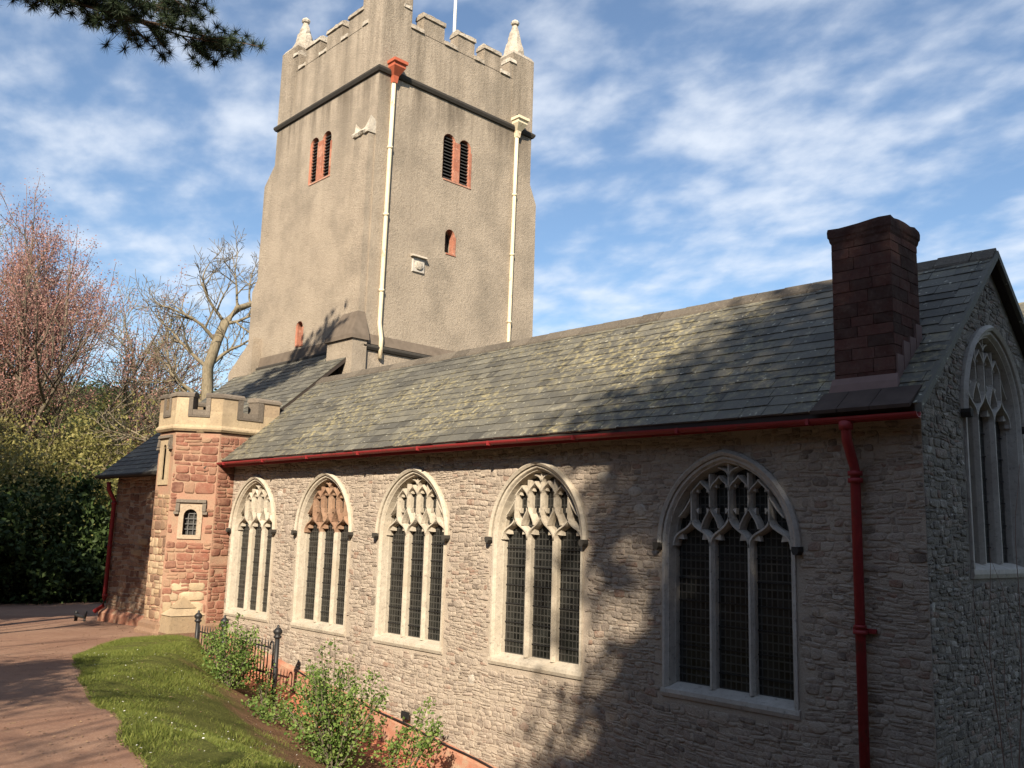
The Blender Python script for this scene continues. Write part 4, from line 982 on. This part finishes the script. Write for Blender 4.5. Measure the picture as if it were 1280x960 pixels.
class Tree:
    def __init__(s, seed): s.r = random.Random(seed); s.lines = []; s.tips = []
    def grow(s, p, d, L, rad, lev, maxlev, kids, spread, up, wig, shrink=.68, nseg=5, bare=.35):
        r = s.r; pts = [p]; rs = [rad]
        for i in range(nseg):
            d = (d + Vector((r.gauss(0, wig), r.gauss(0, wig), r.gauss(0, wig) + up))).normalized()
            p = p + d * (L / nseg); pts.append(p); rs.append(rad * (1 - .6 * (i + 1) / nseg))
        s.lines.append((pts, rs, lev))
        if lev == maxlev: s.tips += pts[1:]; return
        n = kids[lev] if isinstance(kids, (list, tuple)) else kids
        for k in range(n):
            t = bare + (1 - bare) * (k + r.random()) / n if lev or bare else r.random()
            t = min(t, .999); i = min(int(t * nseg), nseg - 1); q = pts[i].lerp(pts[i + 1], t * nseg - i)
            dd = (pts[i + 1] - pts[i]).normalized(); ax = dd.orthogonal().normalized()
            ax = Matrix.Rotation(r.uniform(0, 6.283), 3, dd) @ ax
            nd_ = (Matrix.Rotation(spread * r.uniform(.6, 1.3), 3, ax) @ dd).normalized()
            rr = max(rs[i] * r.uniform(.5, .72), .004)
            s.grow(q, nd_, L * shrink * r.uniform(.7, 1.15) * (1.1 - .35 * t), rr, lev + 1, maxlev, kids, spread, up, wig, shrink, max(2, nseg - 1), .2)
        s.grow(p, d, L * shrink * .8, rs[-1], lev + 1, maxlev, kids, spread, up, wig, shrink, max(2, nseg - 1), .2)
    def mesh(s, name, parent, mat_, twig=None, minr=0.):
        m = MB(); tw = []
        for pts, rs, lev in s.lines:
            if max(rs) < .022:
                for (a, b2), (ra, rb) in zip(zip(pts, pts[1:]), zip(rs, rs[1:])): tw.append((a, b2, max(ra, minr), max(rb, minr)))
            else: m.tube(pts, [max(x, minr) for x in rs], 9 if max(rs) > .15 else 6 if max(rs) > .05 else 4, 0, s.r.random(), False)
        tr_ = m.build(name, [mat_], parent)
        if tw:
            A_ = np.array([t[0] for t in tw]); B_ = np.array([t[1] for t in tw]); ra = np.array([t[2] for t in tw])[:, None]; rb = np.array([t[3] for t in tw])[:, None]
            d = B_ - A_; d /= np.linalg.norm(d, axis=1, keepdims=True) + 1e-9; e = np.cross(d, RNG.normal(size=d.shape)); e /= np.linalg.norm(e, axis=1, keepdims=True) + 1e-9; g = np.cross(d, e)
            c3 = [(1, 0), (-.5, .866), (-.5, -.866)]; V = []
            for k in range(3):
                o1 = e * c3[k][0] + g * c3[k][1]; o2 = e * c3[(k + 1) % 3][0] + g * c3[(k + 1) % 3][1]
                V.append(np.stack([A_ + o1 * ra, A_ + o2 * ra, B_ + o2 * rb, B_ + o1 * rb], 1))
            np_mesh('twigs', np.concatenate(V).reshape(-1, 3), 4, [twig or mat_], parent)
        return tr_
def broad(label, loc, h, seed, crown_c, crown_r, n, leaf, size, trunk_r=.3, nclump=60, spread=.5, bark='bark', name='evergreen_tree', group=None):
    t = thing(name, label, 'tree', loc, group); T_ = Tree(seed)
    T_.grow(Vector((0, 0, -.5)), Vector((0, 0, 1)), crown_c[2] * .9, trunk_r, 0, 2, [7, 5], .9, .05, .06, .6, 6, .45)
    base = wpos(t); o = T_.mesh('trunk', None, bark); o.parent = t; fixtw(o, t)
    p, k = clumped(n, crown_c, crown_r, nclump, spread)
    c = np_mesh('crown', quads(p, size * (.7 + .6 * RNG.random(n))), 4, [leaf]); c.parent = t
    return t
def fixtw(o, t):
    for x in list(bpy.data.objects):
        if x.name.startswith('twigs') and x.parent is None: x.parent = t
def adopt(o, t): o.parent = t; return o
# --- grass blades and daisies on the lawn
n = 170000; X = RNG.uniform(-19.9, -5.5, n); tt = RNG.random(n) ** .8; E_ = np.array([wedge(x) for x in X]); Y = E_ - .04 + (-.85 - E_) * (1 - tt)
nz_ = np.sin(X * 1.9 + Y * 2.3) + np.sin(X * 4.1 - Y * 3.7) * .7 + np.sin(X * .8 + 2) * .5 + RNG.normal(size=n) * .55
keep = (nz_ > np.clip(((Y + .328 * X + 9.3) * np.clip((X + 18.2) / 2.2, .3, 1) - 1.5) / 1.1, -1.4, 1.2) * 1.5 - .1) | (Y - E_ < .12) & (RNG.random(n) < .6)
X, Y = X[keep], Y[keep]; n = len(X); Z = np.array([gz(a, b) for a, b in zip(X, Y)])
hgt = RNG.uniform(.018, .055, n) * (1 + .5 * np.sin(X * 2.7 + Y)); ang = RNG.random(n) * 6.283; wd = RNG.uniform(.003, .007, n); le = RNG.normal(size=(n, 2)) * .03
P0 = np.stack([X, Y, Z], 1); e = np.stack([np.cos(ang), np.sin(ang), np.zeros(n)], 1) * wd[:, None]; tp = P0 + np.stack([le[:, 0], le[:, 1], hgt], 1)
g = tag(np_mesh('grass', np.stack([P0 - e, P0 + e, tp], 1).reshape(-1, 3), 3, ['grass']), kind='stuff')
n = 150; X = RNG.uniform(-17, -6, n); E_ = np.array([wedge(x) for x in X]); Y = E_ + RNG.random(n) ** 1.2 * (-2.2 - E_)
C = np.array([(x, y, gz(x, y) + .055) for x, y in zip(X, Y)]); V = []
for c in C:
    r = RNG.uniform(.007, .014); V.append([c + np.array([r * math.cos(a), r * math.sin(a), RNG.normal() * .004]) for a in (0, 1.57, 3.14, 4.71)])
tag(np_mesh('daisies', np.array(V).reshape(-1, 3), 4, ['petal']), kind='stuff')
# --- leafy shrubs by the railing and the drain channel
def shrub(label, loc, h, rad, n, seed, size=.055, nclump=40, lean=(0, 0), stems=16, leaf='leaf', name='shrub', group=None, low=.12):
    global RNG
    st = RNG; RNG = np.random.default_rng(seed); r = random.Random(seed)
    t = thing(name, label, 'shrub', loc, group)
    m = MB(); C = []
    for k in range(stems):
        a = r.uniform(0, 6.283); q = r.random() ** .6; ex_, ey_ = math.cos(a) * rad[0] * q + lean[0], math.sin(a) * rad[1] * q + lean[1]
        hh = h * r.uniform(.55, 1.02) * (1 - .35 * q); pts = []
        for i in range(8):
            u = i / 7; pts.append(Vector((r.gauss(0, .012) + ex_ * u ** 1.3 + math.cos(a) * .12, r.gauss(0, .012) + ey_ * u ** 1.3 + math.sin(a) * .1, -.08 + (hh + .08) * u)))
        m.tube(pts, [.012 * (1 - .75 * i / 7) + .002 for i in range(8)], 5, 0, .5, False)
        w = n // stems
        for j in range(w):
            u = low + (1 - low) * r.random() ** .75; i = min(int(u * 7), 6); p = pts[i].lerp(pts[i + 1], u * 7 - i); s = .04 + .12 * math.sin(min(1, u * 1.1) * 3.1)
            C.append((p.x + r.gauss(0, s), p.y + r.gauss(0, s), max(.02, p.z + r.gauss(0, s * .8))))
    adopt(m.build('stem', ['bark']), t)
    C = np.array(C); adopt(np_mesh('foliage', quads(C, size * (.6 + .8 * RNG.random(len(C))), .7, .3), 4, [leaf]), t); RNG = st; return t
shrub('bushy green shrub growing against the black iron railing', (-16.0, -1.8, gz(-16.0, -1.8)), 1.45, (.70, .4), 3600, 5, .05, stems=30)
shrub('tall loose green shrub at the edge of the red drain channel, right of the railing', (-12.2, -1.95, gz(-12.2, -1.95)), 1.95, (.95, .6), 6600, 6, .052, stems=50, lean=(-.1, 0))
shrub('sparse wispy shrub leaning out over the red drain channel', (-11.6, -1.2, gz(-11.6, -1.2)), 1.45, (.55, .3), 1100, 7, .055, stems=9, lean=(.25, .1), low=.45)
shrub('low leafy plant clump at the foot of the railing shrub', (-14.3, -2.0, gz(-14.3, -2.0)),   .32, (.6, .3), 800, 8, .06, stems=12, low=.0)
shrub('thin green plants between the railing bars and the channel', (-15.7, -1.15, gz(-15.7, -1.15)),   .75, (.45, .15), 600, 10, .05, stems=10)
# --- bare saplings against the shaded gable corner
for k, (x, y, h, lab) in enumerate(((-3.35, -.35, 3.9, 'thin bare sapling stem rising in front of the gable corner'), (-3.25, .1, 3.3, 'bare forked sapling stem in front of the gable wall'))):
    t = thing('sapling', lab, 'sapling', (x, y, -1.0)); T_ = Tree(60 + k); T_.grow(Vector((0, 0, 0)), Vector((.02, 0, 1)), h, .014, 0, 1, [3], .35, .05, .05, .5, 7, .4)
    o = T_.mesh('stem', None, 'redtwig'); adopt(o, t); fixtw(o, t)
# --- trees beyond the church on the left
def bare_tree(label, loc, seed, L, rad, maxlev, kids, spread, up, wig, bark='bark', twig=None, lean=(0, 0, 1), minr=.012, bud=None, name='bare_tree', shrink=.7, group=None, bare=.3):
    t = thing(name, label, 'tree', loc, group); T_ = Tree(seed)
    T_.grow(Vector((0, 0, -.5)), Vector(lean).normalized(), L, rad, 0, maxlev, kids, spread, up, wig, shrink, 7, bare)
    o = T_.mesh('trunk', None, bark, twig, minr); adopt(o, t); fixtw(o, t)
    if bud:
        m_, n, s, spread_ = bud; tips = np.array([tuple(x) for x in T_.tips]); i = RNG.integers(0, len(tips), n)
        adopt(np_mesh('crown', quads(tips[i] + RNG.normal(size=(n, 3)) * spread_, s * (.6 + .8 * RNG.random(n))), 4, [m_]), t)
    return t
def gl(x, y, dz=0): return (x, y, gz(x, y) - .3 + dz)
bare_tree('big tree flushed with reddish buds on the left, its twigs fanning upwards', gl(-52, 2.4), 3, 9.4, .42, 4, [9, 6, 4, 4], .62, .10, .09, 'bark', 'redtwig', (.05, 0, 1), .013, ('bud', 50000, .10, .22), 'budding_tree', .74)
t = thing('bare_tree', 'crooked pale bare oak close to the tower, with one heavy limb bending right', 'tree', (-41.9, 9.3, .2)); T_ = Tree(12)
rt = Vector((.42, .91, 0)); PT = [rt * a + Vector((0, 0, z)) for a, z in ((.3, -.6), (.1, 3), (-.1, 6.5), (-.15, 9), (-.25, 11), (.05, 12.3), (.35, 13.3), (.9, 14.1), (1.5, 14.4), (2.3, 14.9))]
RD = [.42, .38, .34, .31, .27, .25, .23, .18, .14, .08]; T_.lines.append((PT, RD, 0))
for k, (q_, a, z, L) in enumerate(((3, -.8, .5, 3.0), (4, -1.0, .9, 3.2), (4, .7, .5, 2.4), (5, -.9, .8, 2.8), (6, -.6, 1.0, 2.6), (7, .3, 1.0, 2.4), (8, .6, .9, 2.2), (9, .9, .6, 2.0), (2, .9, .4, 2.6), (2, -1, .3, 3.2), (6, .9, -.1, 1.6), (9, .2, 1, 2.0))):
    T_.grow(PT[q_], (rt * a + Vector((T_.r.uniform(-.4, .4), T_.r.uniform(-.4, .4), z))).normalized(), L, RD[q_] * .42, 1, 4, [6, 5, 4, 3], .8, .03, .17, .66, 5, .25)
o = T_.mesh('trunk', None, 'palebark', 'bark', .012); adopt(o, t); fixtw(o, t)
bare_tree('slim bare tree with a rounded twiggy crown between the red tree and the tower', gl(-57, 11.5), 7, 8.6, .32, 4, [7, 5, 5, 4], .7, .05, .12, 'bark', 'palebark', (0, 0, 1), .016, ('olive', 5000, .10, .2), 'bare_tree', .68)
bare_tree('shorter bare tree with tangled limbs in front of the wooded slope', gl(-49, 5.6), 17, 7.0, .28, 4, [7, 5, 4, 4], .9, -.01, .17, 'bark', 'bark', (.1, 0, 1), .013, None, 'bare_tree', .7)
bare_tree('bare tree farther up the slope behind the tangled one', gl(-64, 6.5), 23, 9.5, .35, 4, [7, 5, 5, 4], .75, .05, .12, 'palebark', 'bark', (0, 0, 1), .018, ('olive', 6000, .12, .25), 'bare_tree', .7)
bare_tree('bare twiggy tree at the left edge behind the red tree', gl(-58, -3), 29, 8.0, .35, 4, [7, 5, 5, 4], .75, .06, .12, 'palebark', 'redtwig', (0, 0, 1), .016, ('bud', 6000, .13, .25), 'bare_tree', .72)
# --- scrub on the slope: each bush a thing of its own
rnd = random.Random(31)
SC_ = [(-45, 1.0, 6.4, 'scrub', 'tall yellow-green bush low on the slope under the red tree'), (-46, 4.6, 6.6, 'scrub', 'tall yellow-green bush in the middle of the wooded slope'), (-49, 9.4, 6.2, 'olive', 'pale olive budding bush high on the slope'),
       (-45.5, -2.0, 7.2, 'olive', 'olive budding bush at the left edge below the red tree'), (-44, 7.6, 5.2, 'scrub', 'green bush just left of the turret parapet'), (-42, 5.8, 3.4, 'ivy', 'dark ivy-covered bush behind the vestry roof'),
       (-50, .5, 7.6, 'olive', 'brownish budding bush behind the yellow-green ones'), (-56, 8, 7.5, 'olive', 'far brown-green bush on top of the slope'), (-41.0, 3.4, 3.2, 'ivy', 'shaded dark green bush beyond the path'),
       (-41, .4, 3.6, 'ivy', 'large dark ivy mound at the left edge of the path'), (-45.5, 12, 5.0, 'ivy', 'evergreen bush in front of the pale oak trunk'), (-56, 1.5, 8, 'scrub', 'green bush high on the slope at the left'), (-49, 14, 5.5, 'scrub', 'green bush partly hidden behind the tower base'), (-47.5, 6.8, 8.4, 'scrub', 'tall soft yellow-green bush rising behind the turret'), (-50, 3.6, 8.8, 'scrub', 'highest yellow-green bush of the slope, under the red tree'),
       (-40.5, 5.2, 2.2, 'ivy', 'small dark bush at the far end of the path'), (-43, -1.6, 4.4, 'ivy', 'dark shrub behind the ivy mound'), (-42.5, 2.6, 4.6, 'ivy', 'dark shrub between the ivy mound and the low wall')]
for k, (x, y, h, lf, lab) in enumerate(SC_):
    t = thing('bush', lab, 'bush', gl(x, y), 'bushes on the wooded slope'); T_ = Tree(100 + k); T_.grow(Vector((0, 0, 0)), Vector((0, 0, 1)), h * .5, .1, 0, 2, [8, 6], .8, .03, .14, .75, 5, .05)
    o = T_.mesh('stems', None, 'bark', 'palebark', .012); adopt(o, t); fixtw(o, t)
    n = int(6400 * (h / 3.6) * (1.5 if lf == 'ivy' else 1)); p, _ = clumped(n, (0, 0, h * .55), (h * .85, h * .85, h * .68), 90, .26 + .03 * h, -1)
    adopt(np_mesh('foliage', quads(p, (.24 if lf == 'ivy' else .17) * (.6 + .8 * RNG.random(n))), 4, [lf]), t)
# ivy and brambles that cover the ground between them
n = 36000; X = RNG.uniform(-92, -40.5, n); Y = RNG.uniform(-16, 40, n); ok = np.array([y > edge(x) + .3 or x < -47 + 2 * math.sin(y) for x, y in zip(X, Y)]) & ~((X > -43) & (Y < -6)); X, Y = X[ok], Y[ok]; n = len(X)
Z = np.array([gz(a, b) for a, b in zip(X, Y)]) + RNG.random(n) ** 1.5 * (.7 + .5 * np.sin(X * .9 + Y * .7))
tag(np_mesh('undergrowth', quads(np.stack([X, Y, Z], 1), .34 * (.6 + .8 * RNG.random(n))), 4, ['ivy']), kind='stuff')
# low rubble wall half lost in the undergrowth
t = thing('garden_wall', 'low pale stone wall half hidden in the dark undergrowth beyond the path', 'wall', (-43, 4.0, 0)); mb = MB()
gpl = Pl((-42.5, 1.2, 0), Vector((-.22, .975, 0)).normalized(), Vector((.975, .22, 0)).normalized()); z0 = gz(-43, 4) - .3
mb.hexa([gpl(0, z0, 0), gpl(6.2, z0, 0), gpl(6.2, z0, -.5), gpl(0, z0, -.5)], [gpl(0, z0 + 2.3, 0), gpl(6.2, z0 + 3.0, 0), gpl(6.2, z0 + 3.0, -.5), gpl(0, z0 + 2.3, -.5)], 0)
stones(mb, gpl, 0.02, 6.18, z0, z0 + 3.0, (.14, .3), (.2, .6), (.01, .05), .03, .01, lambda u, v: v < z0 + 2.25 + .7 * u / 6.2, 1, None, 88, .03)
mb.build('masonry', ['mortar', 'rubble'], t)
# --- pine whose lowest limb hangs into the top of the view; it stands left of the path
t = thing('pine_tree', 'dark pine whose needled branch hangs into the top left of the sky', 'tree', (-19.6, -11.6, gz(-19.6, -11.6)))
T_ = Tree(71); rnd = random.Random(71); tips = []
T_.lines.append(([Vector((.06 * math.sin(k), .05 * math.cos(k * 1.3), -.4 + k * 1.9)) for k in range(11)], [.34 - .028 * k for k in range(11)], 0))
def limb(z, az, L, rise=.12, r0=.07):
    kk = .35 if L > 6 else 1
    p = Vector((0, 0, z)); d = Vector((math.cos(az), math.sin(az), rise)).normalized(); pts = [p]; rs = [r0]
    for i in range(8):
        d = (d + Vector((rnd.gauss(0, .07), rnd.gauss(0, .07), rnd.gauss(0, .05) - .01)) * kk).normalized(); p = p + d * L / 8; pts.append(p); rs.append(r0 * (1 - .8 * (i + 1) / 8))
        if i > (3 if L > 6 else 1):
            for s in range(6):
                dd = (d + Vector((rnd.gauss(0, .8), rnd.gauss(0, .8), rnd.gauss(-.05, .35 * kk)))).normalized(); q = p + dd * rnd.uniform(.5, 1.1)
                T_.lines.append(([p, p.lerp(q, .5) + Vector((0, 0, -.03)), q], [.016, .012, .008], 2)); tips.extend([q, p.lerp(q, .6), p.lerp(q, .8)])
                for e_ in range(2): 
                    q2 = p.lerp(q, rnd.uniform(.4, .9)) + Vector((rnd.gauss(0, .25), rnd.gauss(0, .25), rnd.gauss(0, .15))); T_.lines.append(([p.lerp(q, .4), q2], [.010, .006], 2)); tips.append(q2)
    T_.lines.append((pts, rs, 1))
tz = 13.55 - gz(-19.6, -11.6)
for q_ in ((-.3, 0, 9.0, .05), (.1, -.06, 8.6, .07), (-.1, .07, 8.2, .07), (.4, .03, 8.6, .05), (.2, .12, 8.0, .05)): limb(tz + q_[0], math.atan2(7.6, 2.7) + q_[1], q_[2], q_[3], .09)
for k in range(27): limb(11.6 + k * .28, k * 2.4 + .5, 3.5 * (1 - .6 * k / 30), .25)
o = T_.mesh('trunk', None, 'pinebark'); adopt(o, t); fixtw(o, t)
tips = np.array([tuple(x) for x in tips]); per = 95; C = np.repeat(tips, per, 0); n = len(C)
d = RNG.normal(size=(n, 3)) + np.array([0, 0, .15]); d /= np.linalg.norm(d, axis=1, keepdims=True); ln = RNG.uniform(.13, .25, n)[:, None]; st_ = C + d * .01
e = np.cross(d, RNG.normal(size=(n, 3))); e /= np.linalg.norm(e, axis=1, keepdims=True); e *= .006
adopt(np_mesh('needles', np.stack([st_ - e, st_ + e, st_ + d * ln], 1).reshape(-1, 3), 3, ['needle']), t)
# --- trees outside the view whose shade falls on the church and the path
broad('large dense evergreen standing across from the gable end and shading it', (12.3, -16.6, .4), 20, 41, (0, 0, 16.8), (6.2, 6.2, 7.8), 74000, 'holm', .34, .42, 260, .7)
broad('evergreen beside the path, shading the dark undergrowth past the vestry', (-32, -12, .4), 16, 42, (0, 0, 10), (5.5, 5, 7), 22000, 'holm', .42, .35, 70, .6)
broad('second evergreen farther along the path, shading the ivy bank', (-39.5, -10.5, .1), 14, 43, (0, 0, 9), (4.8, 4.8, 6.5), 16000, 'holm', .42, .35, 70, .6)
bare_tree('leafless tree behind the viewer casting branch shadows on the path', (-2.2, -21, 1.2), 51, 8.2, .24, 3, [8, 5, 4], .95, .03, .12, 'bark', None, (.05, 0, 1), .02, None, 'bare_tree', .72)
bare_tree('leafless spreading tree behind the viewer, nearer the path', (-8.5, -21.5, 1.0), 52, 7.6, .24, 3, [8, 5, 4], .95, .02, .12, 'bark', None, (-.05, 0, 1), .02, None, 'bare_tree', .74)

n = 26000; a = RNG.uniform(R(185), R(378), n); rr = RNG.uniform(29, 46, n); X = rr * np.cos(a) - 6; Y = rr * np.sin(a) - 4  # unseen wood behind the viewer, ring and height set to dim sky light
hh = 13.5 + 1.5 * np.sin(X * .31) + 1.2 * np.sin(Y * .43 + 1); Z = RNG.random(n) ** .8 * hh; ok = ~((X < -20) & (Y > -14))
tag(np_mesh('woodland', quads(np.stack([X, Y, Z], 1)[ok], 1.5 * (.6 + .8 * RNG.random(ok.sum()))), 4, ['holm']), kind='stuff')

broad('unseen dense evergreen near the gable, added to block sky light', (10.5, -4.5, .2), 17, 44, (0, 0, 10.5), (5.0, 5.0, 6.5), 22000, 'holm', .36, .38, 120, .6)  # added out of view: its crown keeps sky light off gable and last window
broad('small dark holly behind the viewer throwing a patch of shade on the path', (-6.6, -16.2, 1.6), 9, 45, (0, 0, 6.6), (1.9, 1.9, 2.6), 9000, 'holm', .2, .2, 60, .35)

broad('unseen tall evergreen behind the viewer, added to darken the shaded wall end', (21, -20, .0), 22, 46, (0, 0, 13), (6, 6, 10), 24000, 'holm', .4, .5, 130, .7)  # added out of view to deepen the shade on the right of the wall
broad('round evergreen behind the viewer shading the foot of the wall', (3.4, -14.8, .9), 12, 47, (0, 0, 9.2), (2.5, 2.2, 2.6), 12000, 'holm', .22, .24, 70, .4)
broad('low evergreen left of the path, nearest of the row', (-24.5, -12.6, .8), 14, 48, (0, 0, 9), (4.0, 3.6, 4.8), 15000, 'holm', .38, .3, 70, .5)

broad('unseen great evergreen on the right, added to cut more of the sky light', (18.5, -11.5, .0), 23, 49, (0, 0, 13), (5.5, 5.5, 10), 24000, 'holm', .4, .5, 130, .7)  # added beside the main shade tree to hold back more sky

n = 2600; X = RNG.uniform(-26, -5, n); E_ = np.array([wedge(x) for x in X]); Y = np.where(RNG.random(n) < .6, E_ - RNG.random(n) ** 2 * 3.5, E_ + RNG.random(n) * (-1.0 - E_)); ok = Y < -.9
C = np.array([(x, y, gz(x, y) + .022) for x, y in zip(X[ok], Y[ok])]); n = len(C); a = RNG.random(n) * 6.283; r = RNG.uniform(.008, .026, n)
V = [C + np.stack([r * np.cos(a + k) * (1 if i % 2 else .55), r * np.sin(a + k) * (1 if i % 2 else .55), RNG.normal(size=n) * .004], 1) for i, k in enumerate((0, 1.57, 3.14, 4.71))]
tag(np_mesh('leaf_litter', np.stack(V, 1).reshape(-1, 3), 4, ['litter']), kind='stuff')

broad('slim dark evergreen left of the path, shading the vestry beside the turret', (-14.6, -13.6, 1.4), 17, 50, (0, 0, 13.2), (1.8, 1.6, 3.0), 11000, 'holm', .2, .22, 60, .35)
